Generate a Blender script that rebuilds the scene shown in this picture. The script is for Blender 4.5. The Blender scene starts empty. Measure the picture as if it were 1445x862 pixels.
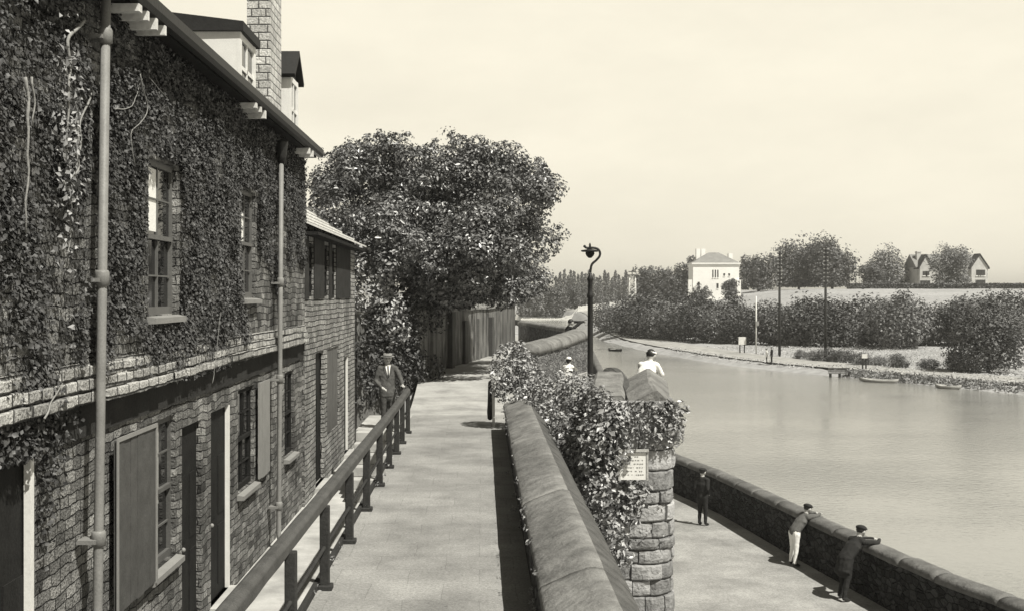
import bpy, bmesh, math, random
import numpy as np
from mathutils import noise as mnoise
from mathutils import Vector, Matrix, Quaternion
R = math.radians
scene = bpy.context.scene
col = scene.collection
rng = np.random.default_rng(7)
random.seed(7)

# ------------------------------------------------------------------ camera model
F = 1600.0; PX = 680.0; PY = 415.0; CH = 3.0          # level camera 3 m above the town-wall walk
def at(px, py, Y):                                     # a point at distance Y seen at that place in the photo
    return Vector(((px-PX)/F*Y, Y, CH-(py-PY)/F*Y))
cam = bpy.data.cameras.new('camera'); co = bpy.data.objects.new('camera', cam); col.objects.link(co)
co.location = (0, 0, CH); co.rotation_euler = (R(90), 0, 0)
cam.sensor_width = 36; cam.lens = 36*F/1445
cam.shift_x = (722.5-PX)/1445; cam.shift_y = (PY-431)/1445
cam.clip_start = .1; cam.clip_end = 9000
scene.camera = co

# ------------------------------------------------------------------ materials
MATS = {}
def nodes_of(m):
    m.use_nodes = True
    return m.node_tree.nodes, m.node_tree.links
def g3(g): return (g*1.0, g*.992, g*.955, 1)
def mat(name, g, rough=.85, var=.25, scale=6, fine=60, bump=.3, bscale=30, bdist=.02, spec=.3, stain=0):
    """grey surface: broad + fine tone variation and a bump, all in object space"""
    m = bpy.data.materials.new(name); N, L = nodes_of(m); MATS[name] = m
    b = N['Principled BSDF']; b.inputs['Roughness'].default_value = rough
    b.inputs['Specular IOR Level'].default_value = spec
    tc = N.new('ShaderNodeTexCoord')
    n1 = N.new('ShaderNodeTexNoise'); n1.inputs['Scale'].default_value = scale; n1.inputs['Detail'].default_value = 6
    n2 = N.new('ShaderNodeTexNoise'); n2.inputs['Scale'].default_value = fine; n2.inputs['Detail'].default_value = 4
    L.new(tc.outputs['Object'], n1.inputs['Vector']); L.new(tc.outputs['Object'], n2.inputs['Vector'])
    mx = N.new('ShaderNodeMath'); mx.operation = 'ADD'
    L.new(n1.outputs['Fac'], mx.inputs[0]); L.new(n2.outputs['Fac'], mx.inputs[1])
    mr = N.new('ShaderNodeMapRange'); mr.inputs['From Min'].default_value = .65; mr.inputs['From Max'].default_value = 1.35
    mr.inputs['To Min'].default_value = g*(1-var); mr.inputs['To Max'].default_value = g*(1+var)
    L.new(mx.outputs[0], mr.inputs['Value'])
    cc = N.new('ShaderNodeCombineColor')
    for i, f in enumerate((1.0, .992, .955)):
        mm = N.new('ShaderNodeMath'); mm.operation = 'MULTIPLY'; mm.inputs[1].default_value = f
        L.new(mr.outputs[0], mm.inputs[0]); L.new(mm.outputs[0], cc.inputs[i])
    L.new(cc.outputs[0], b.inputs['Base Color'])
    if bump:
        n3 = N.new('ShaderNodeTexNoise'); n3.inputs['Scale'].default_value = bscale; n3.inputs['Detail'].default_value = 5
        L.new(tc.outputs['Object'], n3.inputs['Vector'])
        bp = N.new('ShaderNodeBump'); bp.inputs['Strength'].default_value = bump; bp.inputs['Distance'].default_value = bdist
        L.new(n3.outputs['Fac'], bp.inputs['Height']); L.new(bp.outputs[0], b.inputs['Normal'])
    return m

def masonry(name, g, gm, bw, bh, mortar=.014, var=.5, warp=.03, bump=.8, bdist=.03, rough=.9, vertical=False, patch=.3):
    """coursed masonry in object space; u runs along the wall (x+y), v up"""
    m = bpy.data.materials.new(name); N, L = nodes_of(m); MATS[name] = m
    b = N['Principled BSDF']; b.inputs['Roughness'].default_value = rough; b.inputs['Specular IOR Level'].default_value = .2
    tc = N.new('ShaderNodeTexCoord')
    sx = N.new('ShaderNodeSeparateXYZ'); L.new(tc.outputs['Object'], sx.inputs[0])
    ad = N.new('ShaderNodeMath'); L.new(sx.outputs['X'], ad.inputs[0]); L.new(sx.outputs['Y'], ad.inputs[1])
    cx = N.new('ShaderNodeCombineXYZ'); L.new(ad.outputs[0], cx.inputs[0]); L.new(sx.outputs['Z'], cx.inputs[1])
    nw = N.new('ShaderNodeTexNoise'); nw.inputs['Scale'].default_value = 1.4; nw.inputs['Detail'].default_value = 5
    nw.inputs['Roughness'].default_value = .65
    L.new(cx.outputs[0], nw.inputs['Vector'])
    sb = N.new('ShaderNodeVectorMath'); sb.operation = 'SUBTRACT'; sb.inputs[1].default_value = (.5, .5, .5)
    L.new(nw.outputs['Color'], sb.inputs[0])
    sc = N.new('ShaderNodeVectorMath'); sc.operation = 'SCALE'; sc.inputs['Scale'].default_value = warp*4
    L.new(sb.outputs[0], sc.inputs[0])
    av = N.new('ShaderNodeVectorMath'); L.new(cx.outputs[0], av.inputs[0]); L.new(sc.outputs[0], av.inputs[1])
    br = N.new('ShaderNodeTexBrick'); L.new(av.outputs[0], br.inputs['Vector'])
    br.inputs['Scale'].default_value = 1; br.inputs['Brick Width'].default_value = bw; br.inputs['Row Height'].default_value = bh
    br.inputs['Mortar Size'].default_value = mortar; br.inputs['Mortar Smooth'].default_value = .9
    br.inputs['Color1'].default_value = g3(g*(1-var)); br.inputs['Color2'].default_value = g3(g*(1+var)); br.inputs['Mortar'].default_value = g3(gm)
    br.offset_frequency = 2; br.squash_frequency = 3; br.squash = .8
    n1 = N.new('ShaderNodeTexNoise'); n1.inputs['Scale'].default_value = .9; n1.inputs['Detail'].default_value = 9; n1.inputs['Roughness'].default_value = .7
    L.new(cx.outputs[0], n1.inputs['Vector'])
    mr = N.new('ShaderNodeMapRange'); mr.inputs['From Min'].default_value = .35; mr.inputs['From Max'].default_value = .65
    mr.inputs['To Min'].default_value = 1-patch; mr.inputs['To Max'].default_value = 1+patch
    L.new(n1.outputs['Fac'], mr.inputs['Value'])
    n2 = N.new('ShaderNodeTexNoise'); n2.inputs['Scale'].default_value = 38; n2.inputs['Detail'].default_value = 4
    L.new(tc.outputs['Object'], n2.inputs['Vector'])
    mr2 = N.new('ShaderNodeMapRange'); mr2.inputs['From Min'].default_value = .3; mr2.inputs['From Max'].default_value = .7
    mr2.inputs['To Min'].default_value = .6; mr2.inputs['To Max'].default_value = 1.4
    L.new(n2.outputs['Fac'], mr2.inputs['Value'])
    pm = N.new('ShaderNodeMath'); pm.operation = 'MULTIPLY'; L.new(mr.outputs[0], pm.inputs[0]); L.new(mr2.outputs[0], pm.inputs[1])
    ms = N.new('ShaderNodeVectorMath'); ms.operation = 'SCALE'; L.new(br.outputs['Color'], ms.inputs[0]); L.new(pm.outputs[0], ms.inputs['Scale'])
    L.new(ms.outputs[0], b.inputs['Base Color'])
    hh = N.new('ShaderNodeMath'); hh.operation = 'MULTIPLY_ADD'; hh.inputs[1].default_value = -1; hh.inputs[2].default_value = 1
    L.new(br.outputs['Fac'], hh.inputs[0])
    h2 = N.new('ShaderNodeMath'); h2.operation = 'MULTIPLY_ADD'; h2.inputs[1].default_value = .9
    L.new(n2.outputs['Fac'], h2.inputs[0]); L.new(hh.outputs[0], h2.inputs[2])
    bp = N.new('ShaderNodeBump'); bp.inputs['Strength'].default_value = bump; bp.inputs['Distance'].default_value = bdist
    L.new(h2.outputs[0], bp.inputs['Height']); L.new(bp.outputs[0], b.inputs['Normal'])
    return m

def rubble(name, g, scale=4, var=.5, bump=.9, bdist=.05):
    """rough rubble stone: voronoi cells with dark joints"""
    m = bpy.data.materials.new(name); N, L = nodes_of(m); MATS[name] = m
    b = N['Principled BSDF']; b.inputs['Roughness'].default_value = .95; b.inputs['Specular IOR Level'].default_value = .15
    tc = N.new('ShaderNodeTexCoord')
    mp = N.new('ShaderNodeMapping'); mp.inputs['Scale'].default_value = (1, 1, 1.7); L.new(tc.outputs['Object'], mp.inputs[0])
    v = N.new('ShaderNodeTexVoronoi'); v.inputs['Scale'].default_value = scale; L.new(mp.outputs[0], v.inputs['Vector'])
    e = N.new('ShaderNodeTexVoronoi'); e.feature = 'DISTANCE_TO_EDGE'; e.inputs['Scale'].default_value = scale; L.new(mp.outputs[0], e.inputs['Vector'])
    n = N.new('ShaderNodeTexNoise'); n.inputs['Scale'].default_value = 22; n.inputs['Detail'].default_value = 6; L.new(tc.outputs['Object'], n.inputs['Vector'])
    bw = N.new('ShaderNodeRGBToBW'); L.new(v.outputs['Color'], bw.inputs[0])
    a = N.new('ShaderNodeMath'); a.inputs[1].default_value = 0; L.new(bw.outputs[0], a.inputs[0]); L.new(n.outputs['Fac'], a.inputs[1])
    mr = N.new('ShaderNodeMapRange'); mr.inputs['From Min'].default_value = .5; mr.inputs['From Max'].default_value = 1.5
    mr.inputs['To Min'].default_value = g*(1-var); mr.inputs['To Max'].default_value = g*(1+var); L.new(a.outputs[0], mr.inputs['Value'])
    jr = N.new('ShaderNodeMapRange'); jr.inputs['From Max'].default_value = .06; jr.inputs['To Min'].default_value = .35; L.new(e.outputs['Distance'], jr.inputs['Value'])
    mm = N.new('ShaderNodeMath'); mm.operation = 'MULTIPLY'; L.new(mr.outputs[0], mm.inputs[0]); L.new(jr.outputs[0], mm.inputs[1])
    cc = N.new('ShaderNodeCombineColor')
    for i in range(3): L.new(mm.outputs[0], cc.inputs[i])
    L.new(cc.outputs[0], b.inputs['Base Color'])
    hr = N.new('ShaderNodeMapRange'); hr.inputs['From Max'].default_value = .12; L.new(e.outputs['Distance'], hr.inputs['Value'])
    ha = N.new('ShaderNodeMath'); L.new(hr.outputs[0], ha.inputs[0]); L.new(n.outputs['Fac'], ha.inputs[1])
    bp = N.new('ShaderNodeBump'); bp.inputs['Strength'].default_value = bump; bp.inputs['Distance'].default_value = bdist
    L.new(ha.outputs[0], bp.inputs['Height']); L.new(bp.outputs[0], b.inputs['Normal'])
    return m

def leafmat(name, g, var=.45, scale=7, rough=.42, spec=.5, trans=.0):
    m = bpy.data.materials.new(name); N, L = nodes_of(m); MATS[name] = m
    b = N['Principled BSDF']; b.inputs['Roughness'].default_value = rough; b.inputs['Specular IOR Level'].default_value = spec
    at_ = N.new('ShaderNodeAttribute'); at_.attribute_name = 'tone'
    tc = N.new('ShaderNodeTexCoord')
    n = N.new('ShaderNodeTexNoise'); n.inputs['Scale'].default_value = scale; n.inputs['Detail'].default_value = 3; L.new(tc.outputs['Object'], n.inputs['Vector'])
    a = N.new('ShaderNodeMath'); L.new(at_.outputs['Fac'], a.inputs[0]); L.new(n.outputs['Fac'], a.inputs[1])
    mr = N.new('ShaderNodeMapRange'); mr.inputs['From Min'].default_value = .4; mr.inputs['From Max'].default_value = 1.6
    mr.inputs['To Min'].default_value = g*(1-var); mr.inputs['To Max'].default_value = g*(1+var); L.new(a.outputs[0], mr.inputs['Value'])
    cc = N.new('ShaderNodeCombineColor')
    for i in range(3): L.new(mr.outputs[0], cc.inputs[i])
    L.new(cc.outputs[0], b.inputs['Base Color'])
    return m

mat('paving', 0.27, var=.35, scale=30, fine=55, bump=.25, bscale=70, bdist=.01)
mat('quay_gravel', 0.3, var=.3, scale=22, fine=45, bump=.35, bscale=60, bdist=.012)
mat('alley_stone', 0.42, var=.12, scale=1.5, fine=40, bump=.2)
mat('lane_dust', 0.36, var=.2, scale=1.2, fine=30, bump=.3)
mat('coping', 0.19, var=.5, scale=4.0, fine=110, bump=.7, bscale=16, bdist=.03)
mat('dark_coping', 0.085, var=.6, scale=5, fine=90, bump=.8, bscale=18, bdist=.03)
mat('concrete', 0.13, var=.5, scale=3, fine=80, bump=.7, bscale=14, bdist=.03)
mat('render_wall', 0.06, var=.35, scale=2.2, fine=40, bump=.4, bscale=20)
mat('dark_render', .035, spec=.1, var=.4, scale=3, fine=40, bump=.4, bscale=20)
mat('sash_paint', .12, rough=.6, var=.2, scale=5, fine=50, bump=.1)
mat('lane_plaster', 0.12, var=.4, scale=2.5, fine=40, bump=.4, bscale=14)
mat('white_paint', .72, rough=.6, var=.1, scale=5, fine=50, bump=.1)
mat('grey_paint', 0.24, rough=.6, var=.15, scale=4, fine=50, bump=.12)
mat('dull_paint', 0.1, rough=.6, var=.3, scale=5, fine=60, bump=.2)
mat('shutter_paint', 0.085, spec=.15, rough=.8, var=.25, scale=6, fine=70, bump=.3)
mat('pipe_paint', .2, rough=.55, var=.2, scale=5, fine=60, bump=.15)
mat('suit_cloth', .085, rough=.9, var=.3, scale=8, fine=90, bump=.6, bscale=14, bdist=.03)
mat('trouser_cloth', .06, rough=.9, var=.25, scale=10, fine=90, bump=.6, bscale=13, bdist=.03)
mat('dark_paint', .018, rough=.75, var=.4, scale=5, fine=50, bump=.3, spec=.12)
mat('black_iron', .018, rough=.5, var=.3, scale=10, fine=60, bump=.2)
mat('rail_wood', 0.075, rough=.7, var=.4, scale=5, fine=70, bump=.5, bscale=50)
mat('post_wood', 0.03, rough=.8, var=.4, scale=6, fine=60, bump=.4)
mat('slate', .62, rough=.6, var=.25, scale=3, fine=20, bump=.2)
mat('dark_slate', 0.02, rough=.7, var=.3, scale=3, fine=20, bump=.2)
mat('bark', .07, var=.5, scale=8, fine=40, bump=.7)
mat('dead_stem', .24, var=.3, scale=8, fine=40, bump=.5)
mat('pale_wood', .40, var=.3, scale=3, fine=30, bump=.3)
mat('dark_cloth', .022, rough=.9, var=.3, scale=10, fine=90, bump=.6, bscale=13, bdist=.03)
mat('grey_cloth', .11, rough=.9, var=.25, scale=10, fine=90, bump=.6, bscale=13, bdist=.03)
mat('mid_cloth', .22, rough=.9, var=.2, scale=10, fine=90, bump=.6, bscale=13, bdist=.03)
mat('white_cloth', .8, rough=.9, var=.06, scale=10, fine=90, bump=.2)
mat('skin', .45, rough=.55, var=.06, scale=15, fine=90, bump=.05)
mat('hair', .025, rough=.5, var=.4, scale=30, fine=120, bump=.4)
mat('stocking', .4, rough=.8, var=.1)
mat('leather', .03, rough=.4, var=.3)
mat('far_white', .8, rough=.8, var=.06, scale=.6, fine=4, bump=0)
mat('punt_paint', .3, rough=.7, var=.3, scale=2, fine=12, bump=0)
mat('far_roof', .22, rough=.8, var=.25, scale=1, fine=6, bump=0)
mat('far_brick', .5, rough=.9, var=.25, scale=.8, fine=8, bump=0)
mat('far_dark', .04, rough=.6, var=.2, scale=1, fine=5, bump=0)
mat('metal_white', .6, rough=.5, var=.1, bump=0)
masonry('brick', .17, .035, .25, .1, mortar=.010, var=.55, warp=.05, bump=1, bdist=.04, patch=.65)
masonry('brick_light', .29, .03, .30, .11, mortar=.015, var=.3, warp=.03, bump=1, bdist=.055, patch=.5)
masonry('brick_course', .36, .05, .33, .112, mortar=.018, var=.3, warp=.02, bump=.9, bdist=.03, patch=.25)
masonry('chimney_brick', .5, .1, .3, .135, mortar=.016, var=.2, warp=.012, bump=.8, bdist=.02, patch=.15)
masonry('ashlar', .30, .05, .62, .33, mortar=.022, var=.35, warp=.05, bump=1, bdist=.05)
rubble('rubble', .12, 4.2)
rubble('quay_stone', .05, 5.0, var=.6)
rubble('wall_stone', .17, 5.5)
leafmat('tree_leaf', .13, var=.75, scale=1.5, rough=.36, spec=.6)
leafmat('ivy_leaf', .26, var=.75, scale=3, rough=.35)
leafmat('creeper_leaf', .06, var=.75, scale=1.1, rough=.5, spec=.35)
leafmat('shrub_leaf', .3, scale=2)
leafmat('far_leaf', .12, var=.6, scale=.35, rough=.7, spec=.2)
leafmat('mid_leaf', .17, var=.6, scale=.35, rough=.7, spec=.2)
leafmat('olive_leaf', .08, var=.5, scale=.35, rough=.7, spec=.2)
leafmat('far_leaf_pale', .2, scale=.25, rough=.7, spec=.2)
leafmat('poplar_leaf', .17, scale=.3, rough=.7, spec=.2)
leafmat('grass_blade', .36, scale=.3, rough=.8, spec=.1)
def glass():
    m = bpy.data.materials.new('glass'); N, L = nodes_of(m); MATS['glass'] = m
    b = N['Principled BSDF']; b.inputs['Base Color'].default_value = (.012, .012, .012, 1); b.inputs['Roughness'].default_value = .08
    tc = N.new('ShaderNodeTexCoord'); n = N.new('ShaderNodeTexNoise'); n.inputs['Scale'].default_value = 3
    L.new(tc.outputs['Object'], n.inputs['Vector'])
    bp = N.new('ShaderNodeBump'); bp.inputs['Strength'].default_value = .12; bp.inputs['Distance'].default_value = .02
    L.new(n.outputs['Fac'], bp.inputs['Height']); L.new(bp.outputs[0], b.inputs['Normal'])
glass()
def water():
    m = bpy.data.materials.new('river_water'); N, L = nodes_of(m); MATS['river_water'] = m
    b = N['Principled BSDF']; b.inputs['Roughness'].default_value = .09; b.inputs['Specular IOR Level'].default_value = .5
    b.inputs['Base Color'].default_value = (.26, .26, .245, 1); b.inputs['IOR'].default_value = 1.33
    tc = N.new('ShaderNodeTexCoord')
    mp = N.new('ShaderNodeMapping'); mp.inputs['Scale'].default_value = (1, 1.6, 1); L.new(tc.outputs['Object'], mp.inputs[0])
    n = N.new('ShaderNodeTexNoise'); n.inputs['Scale'].default_value = 3.2; n.inputs['Detail'].default_value = 5; L.new(mp.outputs[0], n.inputs['Vector'])
    n2 = N.new('ShaderNodeTexNoise'); n2.inputs['Scale'].default_value = .12; n2.inputs['Detail'].default_value = 3; L.new(mp.outputs[0], n2.inputs['Vector'])
    a = N.new('ShaderNodeMath'); a.operation = 'MULTIPLY_ADD'; a.inputs[1].default_value = .5
    L.new(n2.outputs['Fac'], a.inputs[0]); L.new(n.outputs['Fac'], a.inputs[2])
    bp = N.new('ShaderNodeBump'); bp.inputs['Distance'].default_value = .12
    n4 = N.new('ShaderNodeTexNoise'); n4.inputs['Scale'].default_value = .035; n4.inputs['Detail'].default_value = 4; L.new(mp.outputs[0], n4.inputs['Vector'])
    r4 = N.new('ShaderNodeMapRange'); r4.inputs['From Min'].default_value = .4; r4.inputs['From Max'].default_value = .6; r4.inputs['To Min'].default_value = .12; r4.inputs['To Max'].default_value = .45
    L.new(n4.outputs['Fac'], r4.inputs['Value']); L.new(r4.outputs[0], bp.inputs['Strength'])
    L.new(a.outputs[0], bp.inputs['Height']); L.new(bp.outputs[0], b.inputs['Normal'])
water()
def terrain_mat():
    m = bpy.data.materials.new('terrain'); N, L = nodes_of(m); MATS['terrain'] = m
    b = N['Principled BSDF']; b.inputs['Roughness'].default_value = .95; b.inputs['Specular IOR Level'].default_value = .1
    tc = N.new('ShaderNodeTexCoord')
    n = N.new('ShaderNodeTexNoise'); n.inputs['Scale'].default_value = .09; n.inputs['Detail'].default_value = 10; n.inputs['Roughness'].default_value = .7
    L.new(tc.outputs['Object'], n.inputs['Vector'])
    n2 = N.new('ShaderNodeTexNoise'); n2.inputs['Scale'].default_value = 1.3; n2.inputs['Detail'].default_value = 6; L.new(tc.outputs['Object'], n2.inputs['Vector'])
    a = N.new('ShaderNodeMath'); L.new(n.outputs['Fac'], a.inputs[0]); L.new(n2.outputs['Fac'], a.inputs[1])
    cr = N.new('ShaderNodeMapRange'); cr.inputs['From Min'].default_value = .7; cr.inputs['From Max'].default_value = 1.3
    cr.inputs['To Min'].default_value = .25; cr.inputs['To Max'].default_value = .42; L.new(a.outputs[0], cr.inputs['Value'])
    cc = N.new('ShaderNodeCombineColor')
    for i in range(3): L.new(cr.outputs[0], cc.inputs[i])
    L.new(cc.outputs[0], b.inputs['Base Color'])
terrain_mat()
def stains(m, src):                                    # trodden patches, spills and dirt, all with a shape of their own
    N, L = m.node_tree.nodes, m.node_tree.links; b = N['Principled BSDF']; tc = N.new('ShaderNodeTexCoord')
    n1 = N.new('ShaderNodeTexNoise'); n1.inputs['Scale'].default_value = .8; n1.inputs['Detail'].default_value = 9; n1.inputs['Roughness'].default_value = .72; L.new(tc.outputs['Object'], n1.inputs['Vector'])
    r1 = N.new('ShaderNodeMapRange'); r1.inputs['From Min'].default_value = .36; r1.inputs['From Max'].default_value = .62; r1.inputs['To Min'].default_value = .68; r1.inputs['To Max'].default_value = 1.15; L.new(n1.outputs['Fac'], r1.inputs['Value'])
    v = N.new('ShaderNodeTexVoronoi'); v.inputs['Scale'].default_value = 2.6; v.inputs['Randomness'].default_value = 1; L.new(tc.outputs['Object'], v.inputs['Vector'])
    r2 = N.new('ShaderNodeMapRange'); r2.inputs['From Min'].default_value = .02; r2.inputs['From Max'].default_value = .05; r2.inputs['To Min'].default_value = .55; L.new(v.outputs['Distance'], r2.inputs['Value'])
    p = N.new('ShaderNodeMath'); p.operation = 'MULTIPLY'; L.new(r1.outputs[0], p.inputs[0]); L.new(r2.outputs[0], p.inputs[1])
    sc = N.new('ShaderNodeVectorMath'); sc.operation = 'SCALE'; L.new(src, sc.inputs[0]); L.new(p.outputs[0], sc.inputs['Scale']); L.new(sc.outputs[0], b.inputs['Base Color'])
def paving_slabs():                                    # large faint flagstones over the walk
    m = MATS['paving']; N, L = m.node_tree.nodes, m.node_tree.links
    b = N['Principled BSDF']; src = b.inputs['Base Color'].links[0].from_socket
    tc = N.new('ShaderNodeTexCoord'); br = N.new('ShaderNodeTexBrick'); L.new(tc.outputs['Object'], br.inputs['Vector'])
    br.inputs['Scale'].default_value = 1; br.inputs['Brick Width'].default_value = .75; br.inputs['Row Height'].default_value = .62
    br.inputs['Mortar Size'].default_value = .006; br.inputs['Mortar Smooth'].default_value = .6
    br.inputs['Color1'].default_value = (.93,)*3+(1,); br.inputs['Color2'].default_value = (1.06,)*3+(1,); br.inputs['Mortar'].default_value = (.74,)*3+(1,)
    mx = N.new('ShaderNodeVectorMath'); mx.operation = 'MULTIPLY'
    L.new(src, mx.inputs[0]); L.new(br.outputs['Color'], mx.inputs[1])
    wp = N.new('ShaderNodeTexNoise'); wp.inputs['Scale'].default_value = 2.2; L.new(tc.outputs['Object'], wp.inputs['Vector'])
    wm = N.new('ShaderNodeVectorMath'); wm.operation = 'MULTIPLY_ADD'; wm.inputs[1].default_value = (.05, .05, 0); L.new(wp.outputs['Color'], wm.inputs[0]); L.new(tc.outputs['Object'], wm.inputs[2]); L.new(wm.outputs[0], br.inputs['Vector'])
    stains(m, mx.outputs[0])
paving_slabs()
for n_ in ('quay_gravel', 'lane_dust', 'alley_stone', 'coping', 'concrete'): stains(MATS[n_], MATS[n_].node_tree.nodes['Principled BSDF'].inputs['Base Color'].links[0].from_socket)

def streaks():                                         # upright streaks of darker and lighter tone in old plaster
    m = mat('streaked_plaster', .12, var=.4, scale=2.5, fine=40, bump=.4, bscale=14); N, L = m.node_tree.nodes, m.node_tree.links; b = N['Principled BSDF']
    src = b.inputs['Base Color'].links[0].from_socket; tc = N.new('ShaderNodeTexCoord'); mp = N.new('ShaderNodeMapping'); mp.inputs['Scale'].default_value = (1.3, 1.3, .3); L.new(tc.outputs['Object'], mp.inputs[0])
    n = N.new('ShaderNodeTexNoise'); n.inputs['Scale'].default_value = 2.2; n.inputs['Detail'].default_value = 6; L.new(mp.outputs[0], n.inputs['Vector'])
    r = N.new('ShaderNodeMapRange'); r.inputs['From Min'].default_value = .42; r.inputs['From Max'].default_value = .56; r.inputs['To Min'].default_value = .45; r.inputs['To Max'].default_value = 1.25; L.new(n.outputs['Fac'], r.inputs['Value'])
    sc = N.new('ShaderNodeVectorMath'); sc.operation = 'SCALE'; L.new(src, sc.inputs[0]); L.new(r.outputs[0], sc.inputs['Scale']); L.new(sc.outputs[0], b.inputs['Base Color'])
streaks()
# ------------------------------------------------------------------ object helpers
WLOC = {}
def tag(o, label=None, cat=None, group=None, kind=None):
    if label: o['label'] = label
    if cat: o['category'] = cat
    if group: o['group'] = group
    if kind: o['kind'] = kind
    return o
def empty(name, loc, label, cat, group=None, rz=0):
    o = bpy.data.objects.new(name, None); col.objects.link(o); o.location = loc; o.rotation_euler = (0, 0, rz)
    o.empty_display_size = .2; WLOC[o] = Vector(loc)
    return tag(o, label, cat, group)
class MB:
    def __init__(s): s.v = []; s.f = []; s.m = []; s.sm = []
    def add(s, vs, fs, mi=0, smooth=False):
        k = len(s.v); s.v += [tuple(v) for v in vs]
        for f in fs: s.f.append(tuple(i+k for i in f)); s.m.append(mi); s.sm.append(smooth)
        return s
    def box(s, x0, x1, y0, y1, z0, z1, mi=0):
        if x0 > x1: x0, x1 = x1, x0
        if y0 > y1: y0, y1 = y1, y0
        if z0 > z1: z0, z1 = z1, z0
        vs = [(x, y, z) for z in (z0, z1) for y in (y0, y1) for x in (x0, x1)]
        return s.add(vs, [(0,2,3,1), (4,5,7,6), (0,1,5,4), (2,6,7,3), (0,4,6,2), (1,3,7,5)], mi)
    def quad(s, a, b, c, d, mi=0): return s.add([a, b, c, d], [(0,1,2,3)], mi)
    def prism(s, poly, z0, z1, mi=0):
        n = len(poly)
        zt = z1 if callable(z1) else (lambda x, y: z1)
        vs = [(x, y, z0) for x, y in poly]+[(x, y, zt(x, y)) for x, y in poly]
        fs = [tuple(range(n-1, -1, -1)), tuple(range(n, 2*n))]+[(i, (i+1) % n, n+(i+1) % n, n+i) for i in range(n)]
        return s.add(vs, fs, mi)
    def extr(s, poly, d, mi=0):                       # 3D polygon swept by vector d
        n = len(poly); d = Vector(d)
        vs = [Vector(p) for p in poly]+[Vector(p)+d for p in poly]
        return s.add(vs, [tuple(range(n-1, -1, -1)), tuple(range(n, 2*n))]+[(i, (i+1) % n, n+(i+1) % n, n+i) for i in range(n)], mi)
    def tube(s, pts, rad, n=8, mi=0, smooth=True):
        pts = [Vector(p) for p in pts]
        if not hasattr(rad, '__len__'): rad = [rad]*len(pts)
        vs = []; up = None
        for i, p in enumerate(pts):
            t = (pts[min(i+1, len(pts)-1)]-pts[max(i-1, 0)]).normalized()
            if up is None: up = t.orthogonal().normalized()
            a = (up-t*up.dot(t)).normalized() if (up-t*up.dot(t)).length > 1e-4 else t.orthogonal().normalized()
            up = a; b = t.cross(a)
            for k in range(n):
                an = 2*math.pi*k/n; vs.append(p+(a*math.cos(an)+b*math.sin(an))*rad[i])
        fs = []
        for i in range(len(pts)-1):
            for k in range(n): fs.append((i*n+k, i*n+(k+1) % n, (i+1)*n+(k+1) % n, (i+1)*n+k))
        fs.append(tuple(range(n-1, -1, -1))); fs.append(tuple((len(pts)-1)*n+k for k in range(n)))
        return s.add(vs, fs, mi, smooth)
    def lathe(s, prof, c=(0,0,0), n=14, mi=0):
        vs = []; c = Vector(c)
        for r, z in prof:
            for k in range(n): vs.append(c+Vector((r*math.cos(2*math.pi*k/n), r*math.sin(2*math.pi*k/n), z)))
        fs = [(i*n+k, i*n+(k+1) % n, (i+1)*n+(k+1) % n, (i+1)*n+k) for i in range(len(prof)-1) for k in range(n)]
        fs += [tuple(range(n-1, -1, -1)), tuple((len(prof)-1)*n+k for k in range(n))]
        return s.add(vs, fs, mi, True)
    def ell(s, c, r, n=12, mi=0):
        c = Vector(c); vs = []; m = n//2
        for i in range(1, m):
            t = math.pi*i/m
            for k in range(n): vs.append((c.x+r[0]*math.sin(t)*math.cos(2*math.pi*k/n), c.y+r[1]*math.sin(t)*math.sin(2*math.pi*k/n), c.z+r[2]*math.cos(t)))
        fs = [(i*n+k, (i+1)*n+k, (i+1)*n+(k+1) % n, i*n+(k+1) % n) for i in range(m-2) for k in range(n)]
        vs += [(c.x, c.y, c.z+r[2]), (c.x, c.y, c.z-r[2])]; T = len(vs)-2
        fs += [(T, k, (k+1) % n) for k in range(n)]+[(T+1, (m-2)*n+(k+1) % n, (m-2)*n+k) for k in range(n)]
        return s.add(vs, fs, mi, True)
    def sweep(s, path, prof, mi=0, smooth=False, jit=0):
        """path: (x,y[,z]) points; prof: closed loop of (offset to the right, z)"""
        P = [Vector((p[0], p[1], p[2] if len(p) > 2 else 0)) for p in path]; n = len(prof); vs = []
        for i, p in enumerate(P):
            t = (P[min(i+1, len(P)-1)]-P[max(i-1, 0)]); t.z = 0; t.normalize(); r = Vector((t.y, -t.x, 0))
            for o, z in prof:
                j = Vector((random.uniform(-jit, jit), random.uniform(-jit, jit), random.uniform(-jit, jit))) if jit else Vector()
                vs.append(p+r*o+Vector((0, 0, z))+j)
        fs = [(i*n+k, (i+1)*n+k, (i+1)*n+(k+1) % n, i*n+(k+1) % n) for i in range(len(P)-1) for k in range(n)]
        fs += [tuple(range(n)), tuple((len(P)-1)*n+k for k in range(n-1, -1, -1))]
        return s.add(vs, fs, mi, smooth)
    def build(s, name, mats, parent=None, origin=None, bevel=0):
        if isinstance(mats, str): mats = [mats]
        o0 = WLOC.get(parent, Vector()) if parent else Vector(origin or (0, 0, 0))
        me = bpy.data.meshes.new(name)
        me.from_pydata([tuple(Vector(v)-o0) for v in s.v], [], s.f)
        for m in mats: me.materials.append(MATS[m])
        me.polygons.foreach_set('material_index', s.m); me.polygons.foreach_set('use_smooth', s.sm)
        bm = bmesh.new(); bm.from_mesh(me); bmesh.ops.recalc_face_normals(bm, faces=bm.faces); bm.to_mesh(me); bm.free()
        me.update()
        o = bpy.data.objects.new(name, me); col.objects.link(o)
        if parent: o.parent = parent; WLOC[o] = o0
        else: o.location = o0; WLOC[o] = o0
        if bevel:
            b = o.modifiers.new('bevel', 'BEVEL'); b.width = bevel; b.segments = 2; b.limit_method = 'ANGLE'
        return o
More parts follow.
